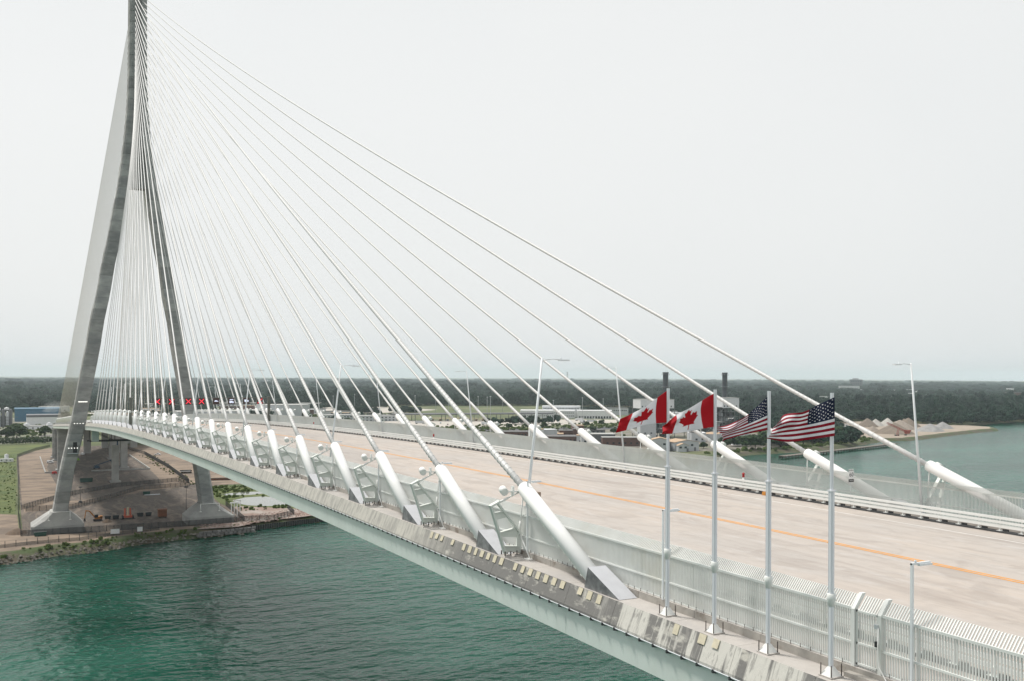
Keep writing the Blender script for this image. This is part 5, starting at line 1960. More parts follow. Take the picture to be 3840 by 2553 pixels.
MB().prism([(-1.7, 0.5), (1.7, 0.5), (1.7, 1.5), (1.2, 2.1), (-1.2, 2.1), (-1.7, 1.5)], 'x', -0.9, 0.9).build('hood', M_red, t)
for xx in (-0.95, 0.75):
    MB().cyl((xx, 0, 0.45), (xx + 0.2, 0, 0.45), 0.45, n=12).build('wheel', M_black, t)
MB().beam((0, 1.7, 0.6), (0, 3.0, 0.5), 0.12, 0.12).build('drawbar', M_dark, t)
t = thing('covered_pallet', 'bright lime green covered heap under the deck', 'tarpaulin', (828, 17.5, GR + 0.06))
MB().hexa([(-2, -3, 0), (2, -3, 0), (2, 3, 0), (-2, 3, 0)], [(-1.2, -2.3, 1.9), (1.2, -2, 1.6), (1.2, 2.1, 1.8), (-1.2, 2.2, 1.5)]).build('tarpaulin', pm('lime_tarpaulin', (0.20, 0.42, 0.03), 0.5, 0.15, 1), t)
MB().bx(-1.9, 1.9, -2.9, 2.9, -0.1, 0.15).build('pallet', M_bark, t)

# --- excavator
M_yel = pm('orange_machine_paint', (0.42, 0.17, 0.035), 0.5, 0.15, 1)
ex = thing('excavator', 'orange excavator with raised boom beside the near footing', 'excavator', (461, 7.2, GR + 0.06), 0.0)
for xx in (-1.3, 0.8):
    MB().prism([(-2.0, 0.35), (-1.6, 0.0), (1.6, 0.0), (2.0, 0.35), (2.0, 0.65), (1.6, 0.95), (-1.6, 0.95), (-2.0, 0.65)], 'x', xx, xx + 0.55).build('track', M_dark, ex)
MB().bx(-1.2, 1.2, -1.3, 2.0, 1.05, 2.1).bx(-1.2, 1.2, 1.0, 2.2, 1.2, 2.4).build('house', M_yel, ex)
MB().bx(-1.2, -0.2, -1.4, 0.2, 1.6, 3.1).build('cab', M_glass, ex)
MB().beam((0.2, -1.1, 1.7), (0.2, -3.6, 4.9), 0.45, 0.6).beam((0.2, -3.6, 4.9), (0.2, -5.2, 5.1), 0.4, 0.5).build('boom', M_yel, ex)
MB().beam((0.2, -5.1, 5.4), (0.2, -5.7, 1.6), 0.35, 0.45).build('stick', M_yel, ex)
MB().prism([(-6.2, 0.2), (-5.2, 0.3), (-5.4, 1.6), (-6.0, 1.6)], 'x', -0.4, 0.8).build('bucket', M_dark, ex)
t = thing('dirt_heap', 'small heap of brown dirt beside the excavator tracks', 'heap', (455, 11, GR))
MB().lathe([(2.6, -0.1), (1.6, 0.9), (0.5, 1.5), (0, 1.6)], n=11).build('soil', pm('brown_soil', (0.12, 0.085, 0.06), 0.95, 0.3, 0.8), t)
t = thing('dirt_heap', 'broad heap of reddish dirt at the left edge before the near footing', 'heap', (436, -27.5, GR))
MB().lathe([(5.0, -0.1), (3.2, 1.2), (1.2, 2.2), (0, 2.4)], n=13).build('soil', pm('brown_soil', (0.12, 0.085, 0.06)), t)

# --- orange telescopic machine seen end-on
M_or = pm('red_orange_paint', (0.48, 0.10, 0.05), 0.5, 0.15, 1)
t = thing('rough_terrain_lift', 'orange lift machine with raised twin arms between the footings', 'lift', (462, 21, GR + 0.06))
for yy in (-2.6, 2.0):
    MB().cyl((-0.6, yy, 0.8), (-0.6, yy + 0.6, 0.8), 0.8, n=12).cyl((2.4, yy, 0.8), (2.4, yy + 0.6, 0.8), 0.8, n=12).build('wheels', M_black, t)
MB().bx(-1.2, 3.2, -1.9, 1.9, 0.7, 1.6).build('chassis', M_or, t)
for yy in (-1.5, 1.1):
    MB().beam((0, yy, 1.5), (0.5, yy * 0.9, 5.2), 0.7, 1.0).build('arm', M_or, t)
MB().beam((0, -0.2, 1.6), (0.6, -0.1, 5.6), 0.7, 0.9).build('boom', pm('cream_boom', (0.55, 0.48, 0.32), 0.5), t)
for yy in (-3.4, 3.2):
    MB().beam((-1, yy * 0.5, 1.2), (-1.5, yy, 0.1), 0.3, 0.3).build('outrigger', M_dark, t)

# --- blue boom lifts
M_bl = pm('blue_machine_paint', (0.022, 0.06, 0.105), 0.5, 0.15, 1)
def boom_lift(X, Y, label, raised):
    t = thing('boom_lift', label, 'lift', (X, Y, GR + 0.06))
    MB().bx(-1.1, 1.1, -2.2, 2.2, 0.6, 1.4).build('chassis', M_bl, t)
    for yy in (-1.6, 1.6):
        for xx in (-1.3, 0.9):
            MB().cyl((xx, yy, 0.6), (xx + 0.4, yy, 0.6), 0.6, n=12).build('wheel', M_black, t)
    MB().bx(-1.0, 1.0, -1.4, 1.8, 1.4, 2.5).build('turret', M_bl, t)
    if raised:
        MB().beam((0, 1.0, 2.2), (0, 0.6, 20.5), 0.9, 0.9).build('boom', M_bl, t)
        MB().beam((0, 0.6, 20.2), (0, 2.6, 21.0), 0.4, 0.4).build('jib', M_bl, t)
        MB().bx(-0.5, 0.5, 2.2, 3.6, 20.5, 21.6).build('basket', M_galv, t)
        MB().beam((0, -1.4, 2.0), (0, -4.6, 6.8), 0.4, 0.5).build('counter_arm', M_bl, t)
    else:
        MB().beam((0, -1.8, 2.2), (0, 10.5, 6.4), 0.5, 0.6).build('boom', M_bl, t)
        MB().beam((0, 10.4, 6.4), (0, 12.0, 3.2), 0.35, 0.4).build('jib', M_bl, t)
        MB().bx(-0.6, 0.6, 11.6, 12.8, 1.6, 3.0).build('basket', M_galv, t)
boom_lift(740, 27, 'blue boom lift with lowered arm beside the far pier', False)
boom_lift(738, 40.5, 'blue boom lift with its mast raised to the deck beside the far pier', True)

# --- stacked materials
def beams(X, Y, n, L_, mats, label, rz=0.0, s_=0.4):
    t = thing('material_stack', label, 'stack', (X, Y, GR + 0.06), rz)
    for i in range(n):
        MB().bx(-s_ / 2, s_ / 2, -L_ / 2, L_ / 2, 0, s_).build('beam', mats[i % len(mats)], t).location = ((i % 4) * (s_ + 0.25), rs.uniform(-1, 1), (i // 4) * (s_ + 0.03))
beams(678, 81.5, 14, 7, [M_dark, M_bark, M_bwhite], 'dark stack of timbers and formwork beside the far pylon leg', 0.1, 0.6)
beams(621, 95, 10, 13, [M_dark, M_rust, M_bark], 'long stack of dark and rusty beams right of the far pylon leg', 0.15, 0.5)
beams(556, 43.5, 4, 7.5, [M_galv], 'bundle of long grey pipes lying on the lot', 0.05, 0.35)
t = thing('road_plate', 'yellow steel ramp leaning beside the far footing', 'ramp', (466, 50.5, GR + 0.06))
MB().hexa([(-0.6, -1.6, 0), (0.6, -1.6, 0), (0.6, 1.6, 2.6), (-0.6, 1.6, 2.6)], [(-0.6, -1.6, 0.3), (0.6, -1.6, 0.3), (0.6, 1.6, 2.9), (-0.6, 1.6, 2.9)]).build('plate', pm('machine_yellow', (0.50, 0.28, 0.03), 0.5, 0.1, 1), t)
MB().bx(-0.1, 0.1, 1.2, 1.4, -0.1, 2.4).build('leg', M_dark, t)
t = thing('site_generator', 'grey machine on top of the far footing, left side', 'generator', (432, 54.2, -50.6))
MB().bx(-1.0, 1.0, -1.9, 1.9, 0.4, 2.0).build('body', M_bdark, t)
MB().cyl((-0.6, -1.2, 2.0), (-0.6, -1.2, 3.0), 0.15, n=6).build('exhaust', M_dark, t)
MB().bx(-1.2, 1.2, -2.1, 2.1, -0.2, 0.4).build('skid', M_galv, t)
for i, (X, Y) in enumerate(((440, 67.5), (448, 70.5))):
    t = thing('white_frame', ('white steel portal frame beside the far footing, nearer one', 'white steel portal frame beside the far footing, farther one')[i], 'frame', (X, Y, GR + 0.06))
    for yy in (-1.4, 1.4):
        MB().bx(-0.2, 0.2, yy - 0.2, yy + 0.2, 0, 7.5).build('leg', M_white, t)
    MB().bx(-0.3, 0.3, -2.0, 2.0, 7.5, 8.1).build('beam', M_white, t)
for i, (X, Y, w_) in enumerate(((411, 10.6, 3.6), (413, 21, 2.2))):
    t = thing('notice_board', ('wide white notice board on the shore track', 'small pale notice board on the shore track')[i], 'sign', (X, Y, GR + 0.06))
    MB().bx(-0.06, 0.06, -w_ / 2, w_ / 2, 0.9, 2.9).build('panel', M_bwhite, t)
    for yy in (-w_ / 2 + 0.2, w_ / 2 - 0.2):
        MB().bx(0.06, 0.16, yy - 0.06, yy + 0.06, -0.1, 2.9).build('post', M_bark, t)

# --- low concrete barriers round the piers
def kerb_wall(pts, label, h=1.0):
    t = thing('concrete_barrier', label, 'barrier', (pts[0][0], pts[0][1], GR + 0.05))
    for a, b in zip(pts, pts[1:]):
        L_ = math.hypot(b[0] - a[0], b[1] - a[1])
        n = max(1, int(L_ / 6))
        for i in range(n):
            p = [a[k] + (b[k] - a[k]) * (i + 0.02) / n for k in (0, 1)]
            q = [a[k] + (b[k] - a[k]) * (i + 0.98) / n for k in (0, 1)]
            MB().beam((p[0] - pts[0][0], p[1] - pts[0][1], h / 2), (q[0] - pts[0][0], q[1] - pts[0][1], h / 2), 0.7, h).build('block', M_conc, t)
kerb_wall([(868, -8), (722, -8), (722, 2)], 'line of concrete barriers left of the near pier')
kerb_wall([(722, 22), (720, 62), (860, 62)], 'line of concrete barriers before and beside the far pier')

# --- mesh site fences
def mesh_material(name, colr, opq):
    mt = bpy.data.materials.new(name)
    mt.use_nodes = True
    n, l = mt.node_tree.nodes, mt.node_tree.links
    bs = n['Principled BSDF']
    bs.inputs['Base Color'].default_value = colr + (1,)
    bs.inputs['Roughness'].default_value = 0.8
    tr = n.new('ShaderNodeBsdfTransparent')
    mx = n.new('ShaderNodeMixShader')
    mx.inputs['Fac'].default_value = opq
    l.new(tr.outputs[0], mx.inputs[1]); l.new(bs.outputs[0], mx.inputs[2])
    l.new(mx.outputs[0], n['Material Output'].inputs['Surface'])
    return mt
M_mesh = mesh_material('wire_mesh', (0.05, 0.052, 0.055), 0.34)
M_fab = mesh_material('fence_screen', (0.045, 0.047, 0.05), 0.86)
post_me = MB().bx(-0.11, 0.11, -0.11, 0.11, -0.1, 2.7).mesh('post', M_dark)
def site_fence(pts, label, fab=M_mesh, st=3.0, h=2.5):
    o0 = pts[0]
    t = thing('site_fence', label, 'fence', (o0[0], o0[1], GR + 0.05))
    for a, b in zip(pts, pts[1:]):
        L_ = math.hypot(b[0] - a[0], b[1] - a[1])
        n = max(1, int(L_ / st))
        pa = None
        for i in range(n):
            p = [a[k] + (b[k] - a[k]) * i / n - o0[k] for k in (0, 1)]
            q = [a[k] + (b[k] - a[k]) * (i + 1) / n - o0[k] for k in (0, 1)]
            o = obj('post', post_me, t, (p[0], p[1], 0))
            MB().beam((p[0], p[1], h / 2 + 0.05), (q[0], q[1], h / 2 + 0.05), 0.02, h).build('mesh_panel', fab, t)
            MB().beam((p[0], p[1], h + 0.1), (q[0], q[1], h + 0.1), 0.06, 0.06).build('top_rail', M_dark, t)
    return t
site_fence([(505, -26.5), (427, -26), (426.2, -1), (425.6, 24), (425.5, 44), (427, 66), (429, 70), (491, 73)], 'dark mesh fence running in front of both pylon footings')
site_fence([(511, -23), (512, -1), (552, 22), (587, 40), (594, 71)], 'dark mesh fence crossing the lot behind the footings, nearer one')
site_fence([(520, -25), (560, -6), (575, 2), (608, 29), (625, 67), (611, 73)], 'dark mesh fence crossing the lot behind the footings, farther one')
site_fence([(611, 73), (726, 76), (866, 75)], 'screened dark fence running away from the river right of the piers', M_fab, 4.0, 2.8)
site_fence([(866, 75), (939, 68), (985, 50)], 'mesh fence far behind the piers, bending left', M_mesh, 4.0)
site_fence([(520, -26.5), (700, -25.5), (880, -25), (950, -10), (995, 4)], 'screened dark fence along the left edge of the lot beside the grass', M_mesh, 4.0)
site_fence([(429, 70), (427, 84), (440, 97), (465, 100)], 'mesh fence on the rubble right of the far footing')
site_fence([(396, -40), (403, -20), (404, -4), (412, 10), (419, 30)], 'low wire fence along the shore track', M_mesh, 4.0, 1.3)
# light masts on the lot
for i, (X, Y) in enumerate(((470, 49.5), (536, 4))):
    t = thing('site_light_mast', ('thin dark light mast beside the far pylon leg', 'thin dark light mast behind the near pylon leg')[i], 'mast', (X, Y, GR + 0.05))
    MB().cyl((0, 0, -0.1), (0, 0, 14 if i == 0 else 9), 0.14, 0.1, n=6).build('mast', M_dark, t)
    MB().bx(-0.3, 0.3, -0.9, 0.9, (13 if i == 0 else 8.4), (13.6 if i == 0 else 9.0)).build('lamp_head', M_dark, t)
    MB().bx(-0.6, 0.6, -0.9, 0.9, 0, 1.2).build('base', M_bdark, t)

# --- warehouses behind the sign gantry
building('warehouse', 'long low white warehouse with pale roof behind the sign gantry', 1560, 290, 170, 60, 11.5, 0.0, M_bgrey, M_roofg, rows=(4,), step=14, ww=4, wh=2.4)
building('warehouse', 'tall grey warehouse right of the sign gantry', 1583, 384, 78, 60, 20, 0.0, M_bgrey, M_roofg)
building('depot_building', 'low white depot with dark doors, left of the pair before the plaza', 1426, 430, 58, 26, 8.5, 0.05, M_bgrey, M_roofg, rows=(1.0, 5.0), step=5, ww=2.6, wh=1.8)
building('depot_building', 'low white depot with dark doors, right of the pair before the plaza', 1379, 474, 58, 26, 8.5, 0.05, M_bgrey, M_roofg, rows=(1.0, 5.0), step=6, ww=2.6, wh=1.8)
# --- customs plaza
RZ = 0.52
building('customs_building', 'long white customs building with rows of windows beyond the plaza', 1377, 772, 92, 40, 12.5, RZ, M_bwhite, M_bwhite, rows=(3.2, 8.2), step=3.2, ww=1.7, wh=1.6)
building('customs_upper_block', 'white upper storey block on the customs building', 1405, 815, 66, 30, 18.5, RZ, M_bwhite, M_bwhite, rows=(14.4,), step=2.6, ww=1.6, wh=1.7)
building('customs_dock_wing', 'white wing with a row of dark loading docks right of the customs building', 1330, 836, 58, 36, 13.0, RZ, M_bwhite, M_bwhite, rows=(0.6,), step=4.6, ww=3.0, wh=3.6)
building('customs_annex', 'small grey annex at the right end of the customs building', 1440, 950, 46, 30, 12.5, RZ, M_bgrey, M_roofd, rows=(7.5,), step=3.4, ww=2.0, wh=2.4)
# inspection canopy: dark curved roof on posts
cp = thing('inspection_canopy', 'long dark curved canopy roof over the inspection booths', 'canopy', (1335, 545, GR))
cpts = []
for i in range(25):
    t_ = i / 24
    cpts.append((1395 - 1335 - 75 * t_ - 28 * math.sin(t_ * 3.1), 500 - 545 + 245 * t_, 9.5 + 2.0 * math.sin(t_ * 2.2 + 0.3)))
cv, cf = [], []
for (x_, y_, z_) in cpts:
    cv += [(x_ - 10, y_, z_ - 1.0), (x_ - 10.5, y_, z_ + 0.4), (x_, y_, z_ + 1.5), (x_ + 16, y_, z_ + 0.5), (x_ + 16, y_, z_ - 0.8)]
for i in range(24):
    for k in range(5):
        k2 = (k + 1) % 5
        cf.append((i * 5 + k, i * 5 + k2, i * 5 + 5 + k2, i * 5 + 5 + k))
MB().add(cv, cf, True).build('roof', M_bdark, cp)
for i in range(1, 24, 2):
    x_, y_, z_ = cpts[i]
    for dx in (-6, 9):
        MB().cyl((x_ + dx, y_, -0.2), (x_ + dx, y_, z_ - 0.6), 0.5, n=6).build('post', M_lattice, cp)
for i in range(14):
    x_, y_, z_ = cpts[4 + i]
    t = thing('inspection_booth', 'small booth under the dark canopy, %s from the left' % (['first', 'second', 'third', 'fourth', 'fifth', 'sixth', 'seventh', 'eighth', 'ninth', 'tenth', 'eleventh', 'twelfth', 'thirteenth', 'fourteenth'][i]), 'booth', (1335 + x_ - 3, 545 + y_ + 5, GR + 0.1), 0, 'booths under the canopy')
    MB().bx(-1.2, 1.2, -1.6, 1.6, 0, 3.0).build('cabin', M_tan if i % 3 else M_bgrey, t)
    MB().bx(-1.25, 1.25, -1.3, 1.3, 1.2, 2.4).build('window', M_glass, t)
wc = thing('entrance_canopy', 'pale curved canopy roof at the far end of the plaza', 'canopy', (2085, 800, GR))
MB().prism([(-42, 6.0), (-15, 10.5), (42, 8.0), (42, 7.2), (-15, 9.6), (-42, 5.0)], 'x', -8, 8).build('roof', M_bwhite, wc)
for yy in (-30, -10, 12, 34):
    MB().cyl((0, yy, -0.2), (0, yy, 7.0), 0.5, n=6).build('post', M_bgrey, wc)
# brick buildings
for X, Y, w_, d_, h_, lab in ((938, 482, 38, 26, 6.5, 'low brown brick building left of the road lamp by the flags'), (833, 484, 40, 30, 7.0, 'long low brown brick building before the plaza, right of the near road lamp'), (911, 540, 26, 20, 8.0, 'brown brick building behind the long low one, before the plaza')):
    building('brick_building', lab, X, Y, w_, d_, h_, 0.45, M_brick, M_roofd, rows=(2.6,), step=4, ww=1.8, wh=1.8)
# tall light masts
for i, (X, Y, h_) in enumerate(sorted(((1472, 571, 37), (1500, 644, 37), (1369, 639, 37), (1381, 661, 36), (1156, 557, 42), (1186, 674, 35), (1280, 781, 36), (1398, 896, 31), (1574, 461, 35), (1690, 700, 34), (1760, 560, 34), (1640, 820, 34)), key=lambda q: math.atan2(q[1] + 30, q[0] + 45))):
    t = thing('high_mast_light', 'tall thin light mast on the customs plaza, %s of twelve from the left' % (['first', 'second', 'third', 'fourth', 'fifth', 'sixth', 'seventh', 'eighth', 'ninth', 'tenth', 'eleventh', 'twelfth'][i]), 'mast', (X, Y, GR), 0, 'high masts on the plaza')
    MB().cyl((0, 0, -0.2), (0, 0, h_), 0.4, 0.22, n=6).build('mast', M_bgrey, t)
    MB().lathe([(0.3, h_ - 0.4), (1.2, h_ - 0.2), (1.1, h_ + 0.4), (0.2, h_ + 0.8)], n=10).build('lamp_ring', M_bgrey, t)

# parked lorries and cars on the plaza
rng = random.Random(31)
spots = []
for _ in range(26):
    spots.append((rng.uniform(1190, 1330), rng.uniform(450, 840), 'lot'))
for _ in range(14):
    spots.append((rng.uniform(1720, 1990), rng.uniform(420, 690), 'rear'))
spots.sort(key=lambda q: math.atan2(q[1] + 30, q[0] + 45))
cnt = {'lot': 0, 'rear': 0}
pcols = [M_bwhite, M_bgrey, M_bdark, M_blue, M_brick]
for X, Y, kd in spots:
    cnt[kd] += 1
    big = kd == 'rear' or rng.random() < 0.3
    lab = ('%s parked on the plaza before the canopy, %s from the left' if kd == 'lot' else '%s parked on the rear lot, %s from the left') % ('lorry' if big else 'car', ORD(cnt[kd]))
    t = thing('parked_lorry' if big else 'parked_car', lab, 'truck' if big else 'car', (X, Y, GR + 0.15), rng.uniform(0, 6.28), 'vehicles on the plaza')
    pc = rng.choice(pcols[:2] if big else pcols)
    if big:
        MB().bx(-1.25, 1.25, -7, 6, 1.0, 4.0).build('trailer', pc, t)
        MB().bx(-1.2, 1.2, 6.4, 8.8, 0.6, 3.4).build('cab', rng.choice(pcols), t)
        for yy in (-5.5, -4.2, 5.4, 7.8):
            MB().cyl((-1.25, yy, 0.5), (1.25, yy, 0.5), 0.5, n=8).build('wheels', M_black, t)
    else:
        MB().prism([(-2.2, 0.35), (2.2, 0.35), (2.2, 0.8), (1.3, 0.95), (0.6, 1.5), (-1.2, 1.5), (-2.1, 0.95)], 'x', -0.9, 0.9).build('body', pc, t)
        MB().bx(-0.92, 0.92, -1.0, 0.55, 1.0, 1.4).build('windows', M_glass, t)
        for yy in (-1.4, 1.4):
            MB().cyl((-0.92, yy, 0.33), (0.92, yy, 0.33), 0.33, n=8).build('wheels', M_black, t)
# long pale sheds at the woodland edge
for i, (X, Y, w_, h_, lab) in enumerate(((2120, 250, 60, 9, 'pale shed at the woodland edge behind the near stays'), (2170, 420, 90, 8, 'long pale shed at the woodland edge right of the gantry'), (2060, 560, 46, 9, 'grey shed at the woodland edge left of the plaza'), (1960, 40, 50, 10, 'grey shed behind the blue factory'), (2150, 980, 70, 9, 'low pale shed at the woodland edge right of the customs building'))):
    building('edge_shed', lab, X, Y, w_, 24, h_, 0.2, M_bgrey if i % 2 else M_bwhite, M_roofg, rows=(2,), step=8, ww=3, wh=2.5)

# --- power station by the river
def lattice_tower(name, label, X, Y, w, d, h, levels, box=None, rz=0.2, cat='structure'):
    t = thing(name, label, cat, (X, Y, GR), rz)
    hs = [h * i / levels for i in range(levels + 1)]
    nx = max(2, int(w / 6)); 
    ys_ = [-w / 2 + w * i / nx for i in range(nx + 1)]
    for xx in (0, d):
        for yy in ys_:
            MB().bx(xx - 0.3, xx + 0.3, yy - 0.3, yy + 0.3, -0.3, h).build('column', M_lattice, t)
        for z in hs[1:]:
            MB().bx(xx - 0.2, xx + 0.2, -w / 2, w / 2, z - 0.35, z).build('girder', M_lattice, t)
        for i in range(levels):
            for k in range(nx):
                if (i + k) % 2 == 0:
                    MB().beam((xx, ys_[k], hs[i]), (xx, ys_[k + 1], hs[i + 1]), 0.25, 0.25).build('brace', M_bgrey if k % 2 else M_lattice, t)
    for z in hs[1:]:
        MB().bx(0.3, d - 0.3, -w / 2 + 0.3, w / 2 - 0.3, z - 0.2, z - 0.05).build('floor', M_lattice, t)
    rng = random.Random(int(X))
    for i in range(levels):
        for k in range(nx):
            if rng.random() < 0.6:
                MB().bx(d * 0.2, d * 0.8, ys_[k] + 0.8, ys_[k + 1] - 0.8, hs[i] + 0.2, hs[i] + (hs[i + 1] - hs[i]) * rng.uniform(.4, .9)).build('equipment', rng.choice([M_bdark, M_lattice, M_bgrey]), t)
    if box:
        w2, y2, h0, h1 = box
        MB().bx(-1.0, d + 1, y2 - w2 / 2, y2 + w2 / 2, h0, h1).build('boiler_house', M_bwhite, t)
        MB().bx(-1.3, d + 1.3, y2 - w2 / 2 - 0.3, y2 + w2 / 2 + 0.3, h1, h1 + 0.5).build('roof', M_roofg, t)
        n = int(w2 / 4)
        for i in range(n):
            MB().bx(-1.15, -0.95, y2 - w2 / 2 + 1.6 + i * 4, y2 - w2 / 2 + 3.0 + i * 4, h0 + 1.4, h0 + 3.0).build('window', M_glass, t)
    return t
lattice_tower('boiler_structure', 'tall open steel boiler structure with a white top house behind the left maple leaf flag', 872, 632, 44, 20, 34, 6, (42, 0, 34, 44))
lattice_tower('boiler_structure', 'tall open steel boiler structure with a white top house right of the second stack', 880, 742, 32, 20, 34, 6, (22, 4, 33, 45))
lattice_tower('process_rack', 'lower open steel rack of pipes and vessels between the two boiler structures', 850, 690, 46, 18, 18, 3)
def stack(X, Y, h, r_, label):
    t = thing('smoke_stack', label, 'chimney', (X, Y, GR))
    MB().lathe([(r_ * 1.05, -0.3), (r_, h - 8), (r_, h - 2), (r_ * 1.12, h - 1.5), (r_ * 1.12, h), (r_ * 0.9, h), (r_ * 0.85, h - 3)], n=20).build('shaft', pm('dark_stack', (0.075, 0.085, 0.095), 0.7, 0.2, 0.3), t)
    for z in (h - 3, h - 18, h - 34):
        pf = MB().lathe([(r_, z - 0.3), (r_ * 1.5, z - 0.3), (r_ * 1.5, z), (r_, z)], n=16).build('platform', M_lattice, t)
        rl = MB()
        for k in range(16):
            a, b = 2 * math.pi * k / 16, 2 * math.pi * (k + 1) / 16
            q = r_ * 1.5
            rl.beam((q * math.cos(a), q * math.sin(a), z + 1.2), (q * math.cos(b), q * math.sin(b), z + 1.2), 0.1, 0.1)
            rl.beam((q * math.cos(a), q * math.sin(a), z), (q * math.cos(a), q * math.sin(a), z + 1.2), 0.08, 0.08)
        rl.build('railing', M_bgrey, pf)
    MB().beam((-r_ - 0.4, 0, 2), (-r_ - 0.4, 0, h - 3), 0.5, 0.3).build('ladder', M_lattice, t)
stack(894, 660, 76, 3.2, 'dark smoke stack with platforms behind the left maple leaf flag')
stack(895, 750, 76, 3.1, 'dark smoke stack with platforms between the second and third flags')
def shed(X, Y, w, d, h, rz, label, roof=M_tan, ridge=2.2):
    t = thing('gable_shed', label, 'shed', (X, Y, GR), rz)
    MB().prism([(-w / 2, -0.3), (w / 2, -0.3), (w / 2, h), (0, h + ridge * 0.9), (-w / 2, h)], 'x', 0, d).build('wall', M_bgrey if ridge > 1 else M_bwhite, t)
    MB().add([(-0.4, -w / 2 - 0.4, h), (-0.4, 0, h + ridge), (d + 0.4, 0, h + ridge), (d + 0.4, -w / 2 - 0.4, h), (-0.4, -w / 2 - 0.4, h - 0.3), (-0.4, 0, h + ridge - 0.3), (d + 0.4, 0, h + ridge - 0.3), (d + 0.4, -w / 2 - 0.4, h - 0.3)],
             [(0, 1, 2, 3), (7, 6, 5, 4), (0, 4, 5, 1), (2, 6, 7, 3), (0, 3, 7, 4)]).add([(-0.4, w / 2 + 0.4, h), (-0.4, 0, h + ridge), (d + 0.4, 0, h + ridge), (d + 0.4, w / 2 + 0.4, h), (-0.4, w / 2 + 0.4, h - 0.3), (-0.4, 0, h + ridge - 0.3)], [(3, 2, 1, 0), (0, 1, 5, 4)]).build('roof', roof, t)
    for yy in (-w * 0.28, w * 0.22):
        MB().bx(-0.12, 0.1, yy - 1.2, yy + 1.2, h * 0.55, h * 0.55 + 1.8).build('window', M_glass, t)
    MB().bx(-0.12, 0.1, w * 0.3, w * 0.3 + 2.0, 0, 3.4).build('door', M_bdark, t)
    return t
shed(703, 514, 17, 16, 11.0, 0.55, 'tall white shed by the shore behind the bare tree')
shed(698, 541, 26, 22, 8.5, 0.15, 'long white shed with tan roof below the second maple leaf flag')
shed(690, 531, 10, 6, 6.0, 0.3, 'small white lean-to shed before the long white shed')
shed(736, 640, 18, 14, 11.5, 0.4, 'white shed on the shore behind the third flagpole', M_roofg, 1.0)
building('works_building', 'low grey works building left of the power station', 812, 515, 34, 22, 10, 0.45, M_bdark, M_roofg, rows=(3,), step=5)
building('works_building', 'brown works building with pipes in front of the power station', 776, 520, 40, 14, 8.5, 0.45, M_brick, M_roofg, rows=(2.5,), step=6)
building('works_building', 'white windowless block beside the left boiler structure', 830, 590, 18, 12, 26, 0.3, M_bgrey, M_roofg, rows=(8,), step=7)
for i, (X, Y, r_, h_) in enumerate(((803, 656, 8.5, 8), (806, 676, 8, 8))):
    t = thing('oil_tank', ('squat tank with tan domed roof behind the second flagpole, left one', 'squat tank with tan domed roof behind the second flagpole, right one')[i], 'tank', (X, Y, GR))
    MB().lathe([(r_, -0.3), (r_, h_)], n=24).build('shell', M_bgrey, t)
    MB().lathe([(r_ + 0.1, h_), (r_ * 0.7, h_ + 1.3), (r_ * 0.3, h_ + 2.0), (0, h_ + 2.2)], n=24).build('roof', M_tan, t)
# assorted sheds of the works and of the town between the river and the woodland
rng = random.Random(77)
ws_ = []
for _ in range(16):
    ws_.append((rng.uniform(770, 1010), rng.uniform(470, 810), rng.uniform(10, 24), rng.uniform(5, 12), 'works'))
for _ in range(18):
    ws_.append((rng.uniform(1500, 2050), rng.uniform(80, 470), rng.uniform(20, 60), rng.uniform(6, 11), 'town'))
for _ in range(8):
    ws_.append((rng.uniform(1080, 1380), rng.uniform(900, 1080), rng.uniform(14, 40), rng.uniform(6, 11), 'yard'))
ws_.sort(key=lambda q: math.atan2(q[1] + 30, q[0] + 45))
cn = {'works': 0, 'town': 0, 'yard': 0}
lb = {'works': 'small works shed around the power station, %s from the left', 'town': 'low pale building behind the sign gantry, %s from the left', 'yard': 'low building right of the customs wing, %s from the left'}
for X, Y, w_, h_, kd in ws_:
    cn[kd] += 1
    building('works_shed' if kd == 'works' else 'low_building', lb[kd] % ORD(cn[kd]), X, Y, w_, rng.uniform(10, 22), h_, rng.uniform(0.1, 0.6), rng.choice([M_bwhite, M_bgrey, M_bgrey, M_brick, M_bdark]), rng.choice([M_roofg, M_bwhite, M_roofd, M_tan]), rows=(2.2,), step=5, ww=2.2, wh=1.8, side=False)
# --- wooden pier
p0 = (617, 585, WATER)
pr = thing('wooden_pier', 'long dark wooden pier reaching into the river on the right', 'pier', p0)
A_, B_ = Vector((617, 585, 0)), Vector((694, 817, 0))
D_ = B_ - A_
Lp = D_.length
dn = D_.normalized()
nn = Vector((-dn.y, dn.x, 0))
M_timb = pm('tarred_timber', (0.05, 0.045, 0.04), 0.85, 0.3, 0.5)
M_plank = pm('weathered_planks', (0.16, 0.14, 0.12), 0.85, 0.25, 0.3)
for i in range(40):
    a, b = dn * (Lp * i / 40 + 0.1), dn * (Lp * (i + 1) / 40 - 0.1)
    MB().beam(tuple(a + Vector((0, 0, 2.6))), tuple(b + Vector((0, 0, 2.6))), 7, 0.5).build('deck_bay', M_plank, pr)
    MB().beam(tuple(a - nn * 3.4 + Vector((0, 0, 1.5))), tuple(b - nn * 3.4 + Vector((0, 0, 1.5))), 0.4, 1.4).build('fender', M_timb, pr)
    for s_ in (-1, 1):
        q = a + nn * 3.2 * s_
        MB().cyl((q.x, q.y, -2), (q.x, q.y, 3.1), 0.35, n=6).build('pile', M_timb, pr)
t = thing('old_wharf', 'short low wharf before the shoreline trees', 'pier', (690, 690, WATER))
MB().bx(-2.5, 2.5, -26, 26, 1.6, 2.1).build('deck', M_plank, t)
for i in range(14):
    MB().cyl((-2.3, -25 + i * 3.8, -2), (-2.3, -25 + i * 3.8, 2.2), 0.3, n=6).build('pile', M_timb, t)

